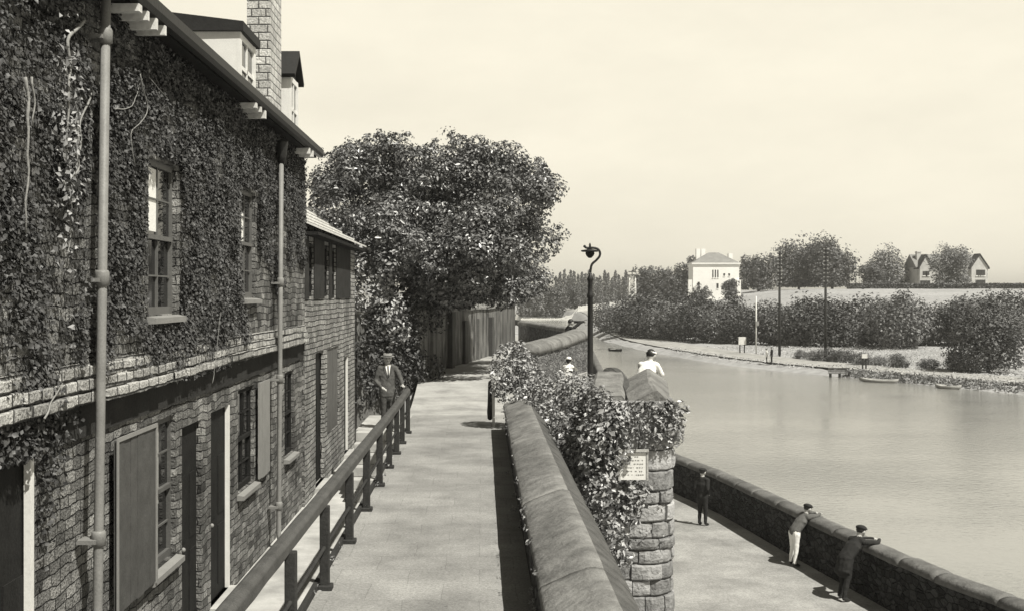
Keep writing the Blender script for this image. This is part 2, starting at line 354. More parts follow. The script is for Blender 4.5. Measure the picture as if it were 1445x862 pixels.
def subpath(pts, step):
    out = []
    for a, b in zip(pts[:-1], pts[1:]):
        a = np.array(a, float); b = np.array(b, float); n = max(1, int(np.linalg.norm(b-a)/step))
        out += [tuple(a+(b-a)*k/n) for k in range(n)]
    return out+[tuple(map(float, pts[-1]))]
def smooth_path(pts, n=6):                             # Catmull-Rom
    P = [np.array(p, float) for p in pts]; P = [2*P[0]-P[1]]+P+[2*P[-1]-P[-2]]; out = []
    for i in range(1, len(P)-2):
        for k in range(n):
            t = k/n; a, b, c, d = P[i-1:i+3]
            out.append(tuple(.5*((2*b)+(c-a)*t+(2*a-5*b+4*c-d)*t*t+(3*b-a-3*c+d)*t**3)))
    return out+[tuple(P[-2])]
def copy_tree(o, parent=None):
    c = o.copy(); col.objects.link(c)
    if parent: c.parent = parent
    for ch in list(o.children): copy_tree(ch, c)
    return c

# ------------------------------------------------------------------ foliage
def leaves(name, C, nrm, size, material, parent=None, origin=None, flat=.0, shape='kite', kind=None, aspect=.62):
    """C: n x 3 centres, nrm: n x 3 preferred normals; folded kite-shaped leaves"""
    C = np.asarray(C, float); n = len(C); o0 = np.array(WLOC.get(parent, Vector()) if parent else (origin or (0, 0, 0)), float)
    nr = np.asarray(nrm, float)+rng.normal(0, 1, (n, 3))*(1-flat); nr /= np.linalg.norm(nr, axis=1, keepdims=True)+1e-9
    t = rng.normal(0, 1, (n, 3)); t -= nr*np.sum(t*nr, axis=1, keepdims=True); t /= np.linalg.norm(t, axis=1, keepdims=True)+1e-9
    b = np.cross(nr, t); s = (np.asarray(size)*rng.uniform(.65, 1.3, n))[:, None]
    fold = rng.uniform(.05, .3, n)[:, None]*s
    p0 = C-t*s*.5; p1 = C+b*s*aspect*.5+nr*fold-t*s*.05; p2 = C+t*s*.55; p3 = C-b*s*aspect*.5+nr*fold-t*s*.05
    V = np.stack([p0, p1, p2, p3], 1).reshape(-1, 3)-o0
    me = bpy.data.meshes.new(name); me.vertices.add(4*n); me.vertices.foreach_set('co', V.ravel())
    idx = (np.arange(n)[:, None]*4+np.array([0, 1, 2, 0, 2, 3])).ravel()
    me.loops.add(6*n); me.loops.foreach_set('vertex_index', idx.astype(np.int32))
    me.polygons.add(2*n); me.polygons.foreach_set('loop_start', np.arange(0, 6*n, 3, dtype=np.int32))
    me.polygons.foreach_set('loop_total', np.full(2*n, 3, dtype=np.int32))
    me.materials.append(MATS[material]); me.update(calc_edges=True)
    a = me.attributes.new('tone', 'FLOAT', 'FACE'); a.data.foreach_set('value', np.repeat(rng.uniform(0, 1, n), 2).astype(np.float32))
    o = bpy.data.objects.new(name, me); col.objects.link(o)
    if parent: o.parent = parent
    else: o.location = o0
    WLOC[o] = Vector(o0)
    return o
def blob_points(cs, rs, per, shell=.55, squash=1.0):
    """points spread through clumps; returns centres and outward normals"""
    P = []; Nn = []
    for c, r, k in zip(cs, rs, per):
        d = rng.normal(0, 1, (k, 3)); d /= np.linalg.norm(d, axis=1, keepdims=True)
        rad = rng.uniform(shell, 1.05, k)[:, None]**.7
        r3 = np.array(r if hasattr(r, '__len__') else (r, r, r*squash))
        P.append(np.array(c)+d*rad*r3); n = d.copy(); n[:, 2] += .6; Nn.append(n)
    return np.concatenate(P), np.concatenate(Nn)
def crown_clumps(c, r, n, cr, low=-.75, seed_r=(.72, 1.0)):
    out = []; rr = []
    while len(out) < n:
        d = rng.normal(0, 1, 3); d /= np.linalg.norm(d)
        if d[2] < low: continue
        k = rng.uniform(*seed_r); out.append(np.array(c)+d*k*np.array(r)); rr.append(cr*rng.uniform(.65, 1.3))
    return out, rr
def tree(name, base, top, rx, ry, label, cat='tree', group=None, material='far_leaf', n=60, per=26, leaf=.6, low=.18, cr=None, trunk=.3, lobes=None, inner=True):
    """trunk, limbs and a crown of leaf clumps between heights low*H and H"""
    x, y, z = base; H = top-z
    t = empty(name, base, label, cat, group)
    zc = z+H*(low+1)/2; rz = H*(1-low)/2; cr = cr or min(rx, rz)*.34
    m = MB(); m.tube([(x, y, z-.3), (x+.05*rx, y, z+H*.25), (x-.05*rx, y, z+H*.6)], [trunk, trunk*.75, trunk*.3], 8)
    for k in range(7):
        a = k*2.4; z0 = z+H*(.2+.05*k)
        m.tube([(x, y, z0), (x+math.cos(a)*rx*.35, y+math.sin(a)*ry*.35, z0+H*.14), (x+math.cos(a)*rx*.72, y+math.sin(a)*ry*.72, z0+H*.2)], [trunk*.4, trunk*.25, trunk*.1], 5)
    m.build('trunk', 'bark', t)
    cs = []; rr = []
    for q in range(11):
        a = q*2.4+rng.uniform(0, .8); f = .55*(q > 0); lz = rng.uniform(-.5, .55) if q < 7 else rng.uniform(-.8, -.55); sc = rng.uniform(.42, .62)
        c_, r_ = crown_clumps((x+math.cos(a)*rx*f*(1-.4*abs(lz)), y+math.sin(a)*ry*f, zc+lz*rz*(q > 0)), (rx*sc, ry*sc, rz*sc), n//5, cr*.8, low=-.95, seed_r=(.6, 1.08)); cs += c_; rr += r_
    if inner:
        c2, r2 = crown_clumps((x, y, zc), (rx*.6, ry*.6, rz*.6), n//3, cr*1.2, low=-1); cs += c2; rr += r2
    P, Nn = blob_points(cs, rr, [int(per*1.3)]*len(cs))
    k = P[:, 2] > z+.05*H; P = P[k]; Nn = Nn[k]
    leaves('crown', P, Nn, leaf*.75, material, t, flat=.5)
    return t

# ------------------------------------------------------------------ light and sky
AZ = 136.0; EL = 56.0                                   # sun behind the right shoulder
sdir = Vector((math.sin(R(AZ))*math.cos(R(EL)), math.cos(R(AZ))*math.cos(R(EL)), math.sin(R(EL))))
sl = bpy.data.lights.new('sun', 'SUN'); sl.energy = 5.0; sl.angle = R(.5); sl.color = (1, .968, .88)
so = bpy.data.objects.new('sun', sl); col.objects.link(so); so.rotation_euler = (-sdir).to_track_quat('-Z', 'Y').to_euler()
w = bpy.data.worlds.new('World'); scene.world = w; N, L = nodes_of(w)
sky = N.new('ShaderNodeTexSky'); sky.sky_type = 'NISHITA'; sky.sun_disc = False
sky.sun_elevation = R(EL); sky.sun_rotation = R(AZ); sky.dust_density = 1.0; sky.air_density = 1.0; sky.ozone_density = 1
bw = N.new('ShaderNodeRGBToBW'); L.new(sky.outputs[0], bw.inputs[0])
tc = N.new('ShaderNodeTexCoord'); mp = N.new('ShaderNodeMapping'); mp.inputs['Scale'].default_value = (1.5, 1.5, 4.5); L.new(tc.outputs['Generated'], mp.inputs[0])
cn = N.new('ShaderNodeTexNoise'); cn.inputs['Scale'].default_value = 2.6; cn.inputs['Detail'].default_value = 9; cn.inputs['Roughness'].default_value = .62; L.new(mp.outputs[0], cn.inputs['Vector'])
cr_ = N.new('ShaderNodeMapRange'); cr_.inputs['From Min'].default_value = .3; cr_.inputs['From Max'].default_value = .7
cr_.inputs['To Min'].default_value = .94; cr_.inputs['To Max'].default_value = 1.06; L.new(cn.outputs['Fac'], cr_.inputs['Value'])
ml = N.new('ShaderNodeMath'); ml.operation = 'MULTIPLY'; 
# hazy low sky as a bright band; dome above kept dim to cut fill
sz = N.new('ShaderNodeSeparateXYZ'); L.new(tc.outputs['Generated'], sz.inputs[0])
hz = N.new('ShaderNodeMapRange'); hz.interpolation_type = 'SMOOTHSTEP'; hz.inputs['From Min'].default_value = .25; hz.inputs['From Max'].default_value = .36
hz.inputs['To Min'].default_value = 1; hz.inputs['To Max'].default_value = 0; L.new(sz.outputs['Z'], hz.inputs['Value'])
hm = N.new('ShaderNodeMix'); hm.data_type = 'FLOAT'; L.new(hz.outputs[0], hm.inputs['Factor']); L.new(bw.outputs[0], hm.inputs['A']); hm.inputs['B'].default_value = 15.2
L.new(hm.outputs['Result'], ml.inputs[0]); L.new(cr_.outputs[0], ml.inputs[1])
tn = N.new('ShaderNodeCombineColor')
for i, f in enumerate((1.0, .94, .775)):
    q = N.new('ShaderNodeMath'); q.operation = 'MULTIPLY'; q.inputs[1].default_value = f; L.new(ml.outputs[0], q.inputs[0]); L.new(q.outputs[0], tn.inputs[i])
L.new(tn.outputs[0], N['Background'].inputs['Color']); N['Background'].inputs['Strength'].default_value = .05
vs = scene.view_settings; vs.view_transform = 'Standard'; vs.look = 'None'; vs.gamma = 1; vs.exposure = 0.38; vs.use_curve_mapping = False

# ------------------------------------------------------------------ ground, river, far bank
NEAR = smooth_path([(9.6, 8), (9.0, 17), (8.35, 20), (7.95, 22.6), (7.4, 26.6), (6.85, 31), (5.9, 36.6), (6.0, 46), (8, 75), (11, 120), (12, 167), (6, 224), (-12, 275), (-110, 335)], 5)
FAR = smooth_path([(75, 20), (52, 60), (41, 86), (33, 104), (25.5, 125), (20.8, 165), (20.5, 206), (23, 260), (27, 330), (25, 420), (0, 505), (-110, 570)], 5)
WZ = -4.6
RIV = np.array(NEAR+FAR[::-1])
def in_poly(X, Y, poly):
    r = np.zeros(X.shape, bool); n = len(poly); j = n-1
    for i in range(n):
        xi, yi = poly[i]; xj, yj = poly[j]
        c = ((yi > Y) != (yj > Y)) & (X < (xj-xi)*(Y-yi)/(yj-yi+1e-12)+xi); r ^= c; j = i
    return r
def dist_poly(X, Y, pts):
    d = np.full(X.shape, 1e9)
    for (x0, y0), (x1, y1) in zip(pts[:-1], pts[1:]):
        dx, dy = x1-x0, y1-y0; t = np.clip(((X-x0)*dx+(Y-y0)*dy)/(dx*dx+dy*dy+1e-9), 0, 1)
        d = np.minimum(d, np.hypot(X-x0-t*dx, Y-y0-t*dy))
    return d
def sst(x, a, b): t = np.clip((x-a)/(b-a), 0, 1); return t*t*(3-2*t)
RIVX = np.array(NEAR+[(-110, 335)]+[(-400, 400), (-400, 600)]+FAR[::-1]+[(120, -60), (9.6, -60)])
def ground_z(X, Y):
    X = np.asarray(X, float); Y = np.asarray(Y, float)
    dn = dist_poly(X, Y, NEAR+[(-400, 400)]); df = dist_poly(X, Y, FAR+[(-400, 600)]); inr = in_poly(X, Y, RIVX)
    nearside = (~inr) & (dn < df)
    zn = -3.02+2.9*sst(dn, 3.2, 4.0)*sst(Y, 33.5, 35)*(X < 4)
    zn = np.where(Y > 90, -3+2.4*sst(dn, 4, 20), zn)
    # far side: towing path, rough grass, then the field rising to its crest
    s = sst(df, 0, 2.2)*.5+sst(df, 2, 14)*.15
    right = sst(X, 40, 85)
    bank = sst(df, 4, 34)*(.05+1.5*right)
    crest = sst(Y+.35*X, 175, 285)*(4.9*sst(X, 22, 75)+1.6)
    zf = WZ+.02+s+bank+crest-sst(Y, 330, 700)*2
    z = np.where(nearside, zn, zf)
    return np.where(inr, WZ-.1-1.2*sst(np.minimum(dn, df), 0, 5), z)
gx = np.concatenate([np.linspace(-4000, -160, 14), np.arange(-150, -20, 6.0), np.arange(-20, -2, 1.5), np.arange(-2, 14, .5), np.arange(14, 80, 1.25), np.arange(80, 260, 5.0), np.linspace(270, 4000, 14)])
gy = np.concatenate([np.linspace(-4000, -70, 8), np.arange(-60, 6, 6.0), np.arange(6, 60, .75), np.arange(60, 150, 1.5), np.arange(150, 340, 3.0), np.arange(340, 760, 9.0), np.linspace(780, 7500, 12)])
GX, GY = np.meshgrid(gx, gy); GZ = ground_z(GX, GY)
GZ += (GY > 60)*rng.normal(0, .05, GZ.shape)*(~in_poly(GX, GY, RIVX))
nx, ny = len(gx), len(gy)
me = bpy.data.meshes.new('ground'); V = np.stack([GX, GY, GZ], -1).reshape(-1, 3)
q = (np.arange(ny-1)[:, None]*nx+np.arange(nx-1)).ravel()
me.from_pydata(V.tolist(), [], np.stack([q, q+1, q+nx+1, q+nx], 1).tolist()); me.materials.append(MATS['terrain'])
me.polygons.foreach_set('use_smooth', [True]*len(me.polygons))
tag(bpy.data.objects.new('ground', me), kind='structure'); col.objects.link(bpy.data.objects['ground'])
m = MB(); m.quad((-700, -60, WZ), (200, -60, WZ), (200, 700, WZ), (-700, 700, WZ)); tag(m.build('river', 'river_water'), kind='structure')
# promenade by the river
qp = [(1.0, -6), (9.1, -6)]+[(x-.2, y) for x, y in NEAR if y < 60]+[(3.0, 60), (2.0, 36)]
m = MB(); m.prism(qp, -3.3, -2.99); tag(m.build('quay', 'quay_gravel'), kind='structure')
# the walk on top of the town wall
m = MB(); m.box(-1.72, 1.12, -6, 28.2, -3.4, 0); tag(m.build('walkway', 'paving'), kind='structure')
m = MB(); m.box(-3.6, -1.725, -6, 34, -1.6, -1.2); tag(m.build('alley', 'alley_stone'), kind='structure')
def lane_z(x, y): return .42*float(sst(np.array(y), 29, 40))
m = MB()
LL = [(-1.74, 28.21), (-1.9, 35.7), (.7, 49), (1.75, 58), (1.9, 70)]; RR = [(1.12, 28.21), (1.3, 33), (2.5, 41), (3.4, 46), (2.3, 70)]
ys = np.linspace(28.21, 70, 40)
lx = np.interp(ys, [p[1] for p in LL], [p[0] for p in LL])-.1; rx_ = np.interp(ys, [p[1] for p in RR], [p[0] for p in RR])
vs_ = []
for a, b, y in zip(lx, rx_, ys): vs_ += [(a, y, lane_z(0, y)), (b, y, lane_z(0, y)), (a, y, -3.3), (b, y, -3.3)]
fs_ = []
for i in range(39):
    k = 4*i; fs_ += [(k, k+1, k+5, k+4), (k+2, k, k+4, k+6), (k+1, k+3, k+7, k+5)]
m.add(vs_, fs_+[(0, 2, 3, 1), (156, 157, 159, 158)]); tag(m.build('lane', 'lane_dust'), kind='structure')
# raised landing at the head of the river steps
m = MB(); m.prism([(1.13, 21.2), (3.3, 21.2), (3.3, 22.2), (2.5, 24), (2.9, 28.5), (3.2, 34), (3.75, 39.5), (1.45, 33.2), (1.13, 28)], -3.3, .36); tag(m.build('landing', 'lane_dust'), kind='structure')

# ------------------------------------------------------------------ walls along the walk
def round_cop(w0, w1, z0, h, n=9):                     # rounded coping section between offsets w0..w1
    c = (w0+w1)/2; a = (w1-w0)/2
    return [(w0, z0), (w0, z0+h*.35)]+[(c-a*math.cos(math.pi*k/n), z0+h*.35+h*.65*math.sin(math.pi*k/n)**.8) for k in range(1, n)]+[(w1, z0+h*.35), (w1, z0)]
p = empty('parapet_wall', (.82, 12, 0), 'long low parapet wall with broad rounded coping beside the paved walk', 'wall')
path = subpath([(.82, -2), (.80, 12), (.80, 24.9)], .35)
m = MB(); m.sweep(path, [(-.29, -.02), (-.29, .55), (.34, .55), (.34, -3.2), (.29, -3.2), (.29, -.02)]); m.build('wall', 'rubble', p)
pf = [(-.33, .52), (-.335, .565), (-.31, .60), (-.15, .675), (0, .735), (.08, .76), (.14, .765), (.2, .75), (.27, .70), (.38, .60), (.42, .56), (.42, .52)]
def stones(path, prof, parent, mats, lmin=.9, lmax=1.7, gap=.012, dark_faces=(), jit=.004, wob=.007, name='coping_stone'):
    L_ = [0]
    for p_, q_ in zip(path[:-1], path[1:]): L_.append(L_[-1]+math.dist(p_, q_))
    pa = np.array([list(p_)+[0]*(3-len(p_)) for p_ in path]); at_l = lambda l: tuple(np.interp(l, L_, pa[:, i]) for i in range(3)); l = 0; k = len(prof)
    while l < L_[-1]-.2:
        e = min(l+random.uniform(lmin, lmax), L_[-1]); n = max(2, int((e-l)/.14)); d = Vector([random.uniform(-wob, wob) for _ in range(3)])
        pts = [tuple(Vector(at_l(l+gap/2+(e-l-gap)*i/n))+d) for i in range(n+1)]; m = MB()
        ends = random.uniform(.008, .02); m.sweep(pts, prof, smooth=True)
        for i, v in enumerate(m.v):
            r_, c_ = divmod(i, k); v = Vector(v); h_ = mnoise.noise(v*3.1)*.009+mnoise.noise(v*11)*.006
            if r_ in (0, n): h_ -= ends
            if prof[c_][1] > min(q[1] for q in prof)+.02: v.z += h_
            m.v[i] = tuple(v)
        if dark_faces: m.m = [1 if (i % k) in dark_faces and i < n*k else 0 for i in range(len(m.f))]
        m.build(name, mats, parent); l = e
pf = [(-.33, .52), (-.335, .565), (-.31, .60), (-.23, .638), (-.15, .675), (-.07, .706), (0, .735), (.08, .76), (.14, .765), (.2, .75), (.27, .70), (.33, .65), (.38, .60), (.42, .56), (.42, .52)]
stones(subpath([(.82, -2), (.80, 12), (.80, 24.9)], .35), pf, p, ['coping', 'dark_coping'], 3.2, 5.5, dark_faces=(9, 10, 11, 12, 13), gap=.008)  # faces of the right slope take the darker coping tone

def quay_thing():
    p = empty('quay_wall', (7.5, 26, -3), 'long dark stone river wall with rounded top curving along the quay', 'wall')
    path = subpath([q for q in NEAR if q[1] < 230], .9)
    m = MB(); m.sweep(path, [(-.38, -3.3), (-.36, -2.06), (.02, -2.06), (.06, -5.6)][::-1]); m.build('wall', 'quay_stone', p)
    k = next(i for i, q in enumerate(path) if q[1] > 60); stones(path[:k+1], round_cop(-.40, .04, -2.07, .17), p, 'concrete', 1.1, 2.2, gap=.015, wob=.012)
    m = MB(); m.sweep(path[k:], round_cop(-.40, .04, -2.07, .17), smooth=True, jit=.012); m.build('coping', 'concrete', p)
quay_thing()
def side_wall(name, pts, w0, w1, zb, zts, label, cop=.22, step=.8):
    p = empty(name, (pts[0][0], pts[0][1], zb), label, 'wall')
    P = subpath([(x, y, z) for (x, y), z in zip(pts, zts)], step)
    m = MB()
    for a in P: pass
    m.sweep(P, [(w0+.04, zb-max(zts)), (w0+.04, 0), (w1-.04, 0), (w1-.04, zb-max(zts))]); m.build('wall', 'wall_stone', p)
    stones(P, round_cop(w0, w1, -.01, cop), p, 'coping', .8, 1.5, wob=.012)
    return p
side_wall('parapet_wall', [(1.62, 33), (2.7, 36), (3.72, 39.2)], -.78, .04, -.5, [1.25, 1.36, 1.5], 'short stone parapet with sloping rounded coping behind the lamp post', step=.5, cop=.32)
side_wall('parapet_wall', [(3.45, 45.5), (2.75, 53), (1.95, 62)], 0, .5, -.6, [1.45, 1.42, 1.36], 'shaded parapet wall past the end of the lane with pale coping')

# lane boundary wall with buttress strips
p = empty('boundary_wall', (-.6, 42, 0), 'tall rendered boundary wall with upright buttress strips under the big tree', 'wall')
bp_ = [(-3.7, 33.6), (-1.95, 35.7), (.62, 49), (1.7, 58)]
P = subpath(bp_, 1.2); m = MB(); m.sweep(P, [(-.35, -1.5), (-.35, 2.45), (0, 2.45), (0, -1.5)]); m.build('wall', 'streaked_plaster', p)
m = MB(); m.sweep(P, [(-.42, 2.45), (-.2, 2.62), (.07, 2.47), (.07, 2.40)][::-1], jit=.02); m.build('coping', 'coping', p)
D = Vector((.62+1.95, 49-35.7, 0)); Dn = D.normalized(); Rn = Vector((Dn.y, -Dn.x, 0))
for k in range(5):
    c = Vector((-1.95, 35.7, 0))+D*(k+.6)/5.2
    wv = Dn*random.uniform(.14, .3); a = c-wv-Rn*.05; b = c+wv-Rn*.05; tz = random.uniform(1.9, 2.38)
    m = MB(); m.extr([a+Vector((0,0,-.3)), b+Vector((0,0,-.3)), b+Vector((0,0,tz)), a+Vector((0,0,tz))], Rn*random.uniform(.14, .24)); m.build('buttress', 'render_wall' if k % 3 else 'lane_plaster', p)

# ------------------------------------------------------------------ step tower with rough ashlar
def tower():
    p = empty('stone_tower', (2.1, 19, -3), 'rough stone stair tower with rounded corner rising from the quay', 'tower')
    # plan: from parapet face along the front, round the corner, back along the river side
    pl = [(1.78, 19.5), (1.78, 17.62), (1.86, 17.5)]; pl += [(1.86+.72*k/12, 17.5) for k in range(1, 13)]
    pl += [(2.58+.45*math.sin(a), 17.95-.45*math.cos(a)) for a in np.linspace(0, math.pi/2, 10)[1:]]
    pl += [(3.03+.0*k, 17.95+3.2*k/26) for k in range(1, 27)]
    pl = subpath(pl, .045); per = [0]
    for a, b in zip(pl[:-1], pl[1:]): per.append(per[-1]+math.hypot(b[0]-a[0], b[1]-a[1]))
    z0, z1 = -3.3, 1.36; rows = []; z = z0
    while z < z1: h = random.uniform(.17, .34); rows.append((z, min(z+h, z1))); z += h
    cuts = []
    for _ in rows:
        c = [random.uniform(-.5, 0)]
        while c[-1] < per[-1]+1: c.append(c[-1]+random.uniform(.24, .62))
        cuts.append(c)
    m = MB(); tones = []; dz = 0
    for r, (lo, hi) in enumerate(rows):
        c = cuts[r]
        for j in range(1, len(c)):
            u0, u1 = max(c[j-1], 0)+.008, min(c[j], per[-1])-.008
            if u1-u0 < .06: continue
            d = random.uniform(-.03, .025); t_ = random.uniform(.1, .95); za, zb = lo+random.uniform(.004, .016), hi-random.uniform(.004, .016); tilt = random.uniform(-.015, .015)
            n = max(2, int((u1-u0)/.07)); k0 = len(m.v); P_ = [(float(np.interp(u, per, [q[0] for q in pl])), float(np.interp(u, per, [q[1] for q in pl]))) for u in np.linspace(u0, u1, n+1)]
            pr = [(-.12, za), (d-.02, za), (d, za+.022), (d+.004, za+(zb-za)*.35), (d+.002, za+(zb-za)*.7), (d, zb-.022), (d-.02, zb), (-.12, zb)]
            m.sweep(P_, pr)
            for i in range(k0, len(m.v)):
                rr_, cc_ = divmod(i-k0, 8); v = Vector(m.v[i]); e_ = 1 if rr_ in (0, n) else 0; nn = Vector((v.x-2.0, v.y-19.5, 0)).normalized()
                o_ = mnoise.noise(v*7)*.022+mnoise.noise(v*19)*.012-.018*e_
                if 0 < cc_ < 7: v += nn*o_
                v.z += tilt*(rr_/n-.5)+mnoise.noise(v*9+Vector((3, 1, 7)))*.010; m.v[i] = tuple(v); tones.append(t_)
    k0 = len(m.v); m.prism([(1.83, 17.555), (2.55, 17.555), (2.85, 17.68), (2.98, 17.95), (2.98, 21.18), (1.83, 21.18)], -3.25, 1.30, 0); m.prism([(1.165, 17.9), (1.825, 17.9), (1.825, 21.18), (1.165, 21.18)], -3.2, .42, 0); tones += [.05]*(len(m.v)-k0)
    o = m.build('wall', 'ashlar_relief', p); at_ = o.data.attributes.new('tone', 'FLOAT', 'POINT'); at_.data.foreach_set('value', np.array(tones, np.float32))
    # copings of the two stair walls, laid away from us
    def cop(pts, h, name='coping'):
        m = MB(); m.sweep(subpath(pts, .25), [(-.25, -.1), (-.25, h*.6), (-.2, h*.8), (.2, h*.8), (.25, h*.6), (.25, -.1)], jit=.01); m.build(name, 'coping', p)
    cop([(1.98, 17.62, 1.22), (2.06, 18.6, 1.33), (2.22, 19.7, 1.45)], .26)
    m = MB(); m.sweep(subpath([(2.66, 17.6, 1.2), (2.72, 18.6, 1.3), (2.86, 19.7, 1.42)], .25), [(-.36, 0), (-.36, .1), (.0, .3), (.06, .3), (.34, .06), (.36, 0)], jit=.012); m.build('coping', 'coping', p)
    m = MB(); m.sweep(smooth_path([(2.10, 20.05, 1.52), (2.22, 19.95, 1.66), (2.36, 19.7, 1.64), (2.42, 19.3, 1.5), (2.43, 18.6, 1.32), (2.42, 17.9, 1.2)], 4), [(-.1, -.25), (-.1, 0), (-.05, .05), (.05, .05), (.1, 0), (.1, -.25)]); m.build('coping_shade_block', 'dark_coping', p)  # dark block stands in for the left coping's shadowed side and rounded end
m_ = leafmat('ashlar_relief', .27, var=.6, scale=14, rough=.95, spec=.1); N, L = m_.node_tree.nodes, m_.node_tree.links
t1 = N.new('ShaderNodeTexCoord'); t2 = N.new('ShaderNodeTexNoise'); t2.inputs['Scale'].default_value = 24; t2.inputs['Detail'].default_value = 6; L.new(t1.outputs['Object'], t2.inputs['Vector'])
t3 = N.new('ShaderNodeBump'); t3.inputs['Strength'].default_value = .9; t3.inputs['Distance'].default_value = .03; L.new(t2.outputs['Fac'], t3.inputs['Height']); L.new(t3.outputs[0], N['Principled BSDF'].inputs['Normal'])
tower()
n_ = empty('notice_board', at(893, 656, 17.2), 'small white notice board hung on the ivy-clad stair tower', 'sign')
c = at(894, 657, 17.22)
m = MB(); m.box(c.x-.2, c.x+.19, c.y, c.y+.02, c.z-.21, c.z+.2)
mm = MB(); mm.box(c.x-.23, c.x+.23, c.y-.03, c.y+.03, c.z+.215, c.z+.25); 
m.build('panel', 'white_paint', n_); mm.build('top_rail', 'pale_wood', n_)
mm = MB(); mm.box(c.x+.195, c.x+.225, c.y-.01, c.y+.03, c.z-.22, c.z+.215); mm.build('frame', 'pale_wood', n_); mm = MB(); mm.box(c.x-.23, c.x-.205, c.y-.01, c.y+.03, c.z-.22, c.z+.215); mm.build('frame', 'pale_wood', n_)
m = MB()
for r_ in range(6):                                    # rows of lettering too worn to read
    x = c.x-.16; zc_ = c.z+.14-.055*r_
    while x < c.x+.14:
        l_ = random.uniform(.008, .03)
        if random.random() < .75: m.box(x, x+l_, c.y-.003, c.y+.001, zc_-random.uniform(.004, .011), zc_+.009)
        x += l_+random.uniform(.008, .02)
m.build('lettering', 'grey_paint', n_)

# ------------------------------------------------------------------ timber railing
p = empty('timber_railing', (-1.62, 14, 0), 'stout timber railing with squared handrail along the edge of the walk', 'railing')
hp = [(-1.70, 2, .9), (-1.68, 6, .91), (-1.66, 10, .9), (-1.63, 14, .91), (-1.62, 18, .9), (-1.61, 22, .9), (-1.62, 24.2, .9), (-1.64, 24.9, .88)]
def sq_r(w, h): return [(-w, -h), (-w, h*.55), (-w*.55, h), (w*.55, h), (w, h*.55), (w, -h)]
m = MB(); m.sweep(subpath(hp, .5), sq_r(.066, .062), jit=.004); m.build('handrail', 'rail_wood', p, bevel=.012)
for k, y in enumerate([3.3, 5.35, 7.4, 9.5, 11.55, 13.7, 15.74, 17.75, 19.6, 21.3, 22.8, 24.5]):
    x = -1.60; m = MB(); m.box(x-.048, x+.048, y-.048, y+.048, .0, .85); m.prism([(x-.08, y-.08), (x+.08, y-.08), (x+.08, y+.08), (x-.08, y+.08)], -.02, .05); m.build('post', 'post_wood', p, bevel=.01)
m = MB(); m.tube([(-1.60, 2, .43), (-1.60, 24.5, .43)], .02, 8); m.build('lower_rail', 'post_wood', p)
m = MB(); m.box(-1.715, -1.665, -2, 24.9, -.05, .07); m.build('kerb_board', 'post_wood', p)
# steps from the alley
p = empty('stone_steps', (-2.25, 24, -1.2), 'worn stone steps rising from the alley beyond the railing', 'steps')
for k in range(6):
    m = MB(); m.box(-2.75, -1.73, 22.9+.36*k, 25.2, -1.2+.2*k+.002, -1.2+.2*(k+1)); m.build('step', 'alley_stone', p, bevel=.015)
m = MB(); m.box(-2.8, -1.73, 25.2, 28.2, -1.2, -.005); m.build('landing_slab', 'alley_stone', p)
# small post at the end of the parapet
p = empty('gate_post', at(693, 592, 27.2), 'slim pale post with a dark hanging stop at the parapet end', 'post')
b0 = at(696.5, 590, 25.8); m = MB(); m.box(b0.x-.03, b0.x+.03, b0.y-.03, b0.y+.03, -.02, .95); m.build('post', 'white_paint', p)
b1 = at(691.5, 590, 26.2); m = MB()
m.lathe([(.03, .1), (.06, .14), (.07, .28), (.055, .55), (.045, .95), (.03, 1.0)], (b1.x, b1.y, 0), 10); m.build('hanging_stop', 'black_iron', p)

# ------------------------------------------------------------------ lamp post
lp = empty('street_lamp', (2.6, 27, .36), 'black cast iron gas lamp post with swan neck and small lantern', 'street lamp')
def Q(px, py): return at(px, py, 27.0)
b0 = Q(833, 560)
m = MB(); m.lathe([(.16, .3), (.16, .55), (.12, .62), (.085, .75), (.07, 1.0), (.066, 2.2), (.062, 2.9), (.08, 2.93), (.08, 2.98), (.06, 3.02), (.055, 3.3), (.075, 3.33), (.075, 3.37), (.045, 3.42), (.035, 3.5)], (b0.x, b0.y, 0), 14); m.build('column', 'black_iron', lp)
m = MB(); m.tube(smooth_path([Q(833, 385), Q(835, 374), Q(841, 368), Q(846, 362), Q(846.5, 356), Q(843, 351.5), Q(836, 350), Q(829, 350.3), Q(825.5, 349)], 5), .028, 8)
e = Q(825, 348); m.ell(e, (.035,)*3, 8); m.build('swan_neck', 'black_iron', lp)
c = Q(832.5, 355)
m = MB(); m.lathe([(.02, .06), (.06, .05), (.21, .025), (.22, .005), (.19, -.012), (.02, -.012)], c, 16); m.tube([c+Vector((0,0,.08)), c+Vector((0,0,.2))], [.03, .012], 8); m.ell(c+Vector((0,0,.15)), (.03,)*3, 8); m.build('lamp_hood', 'black_iron', lp)
m = MB(); m.lathe([(.1, -.013), (.11, -.05), (.09, -.1), (.045, -.15), (.02, -.16)], c, 12); m.build('lantern', 'dark_paint', lp)

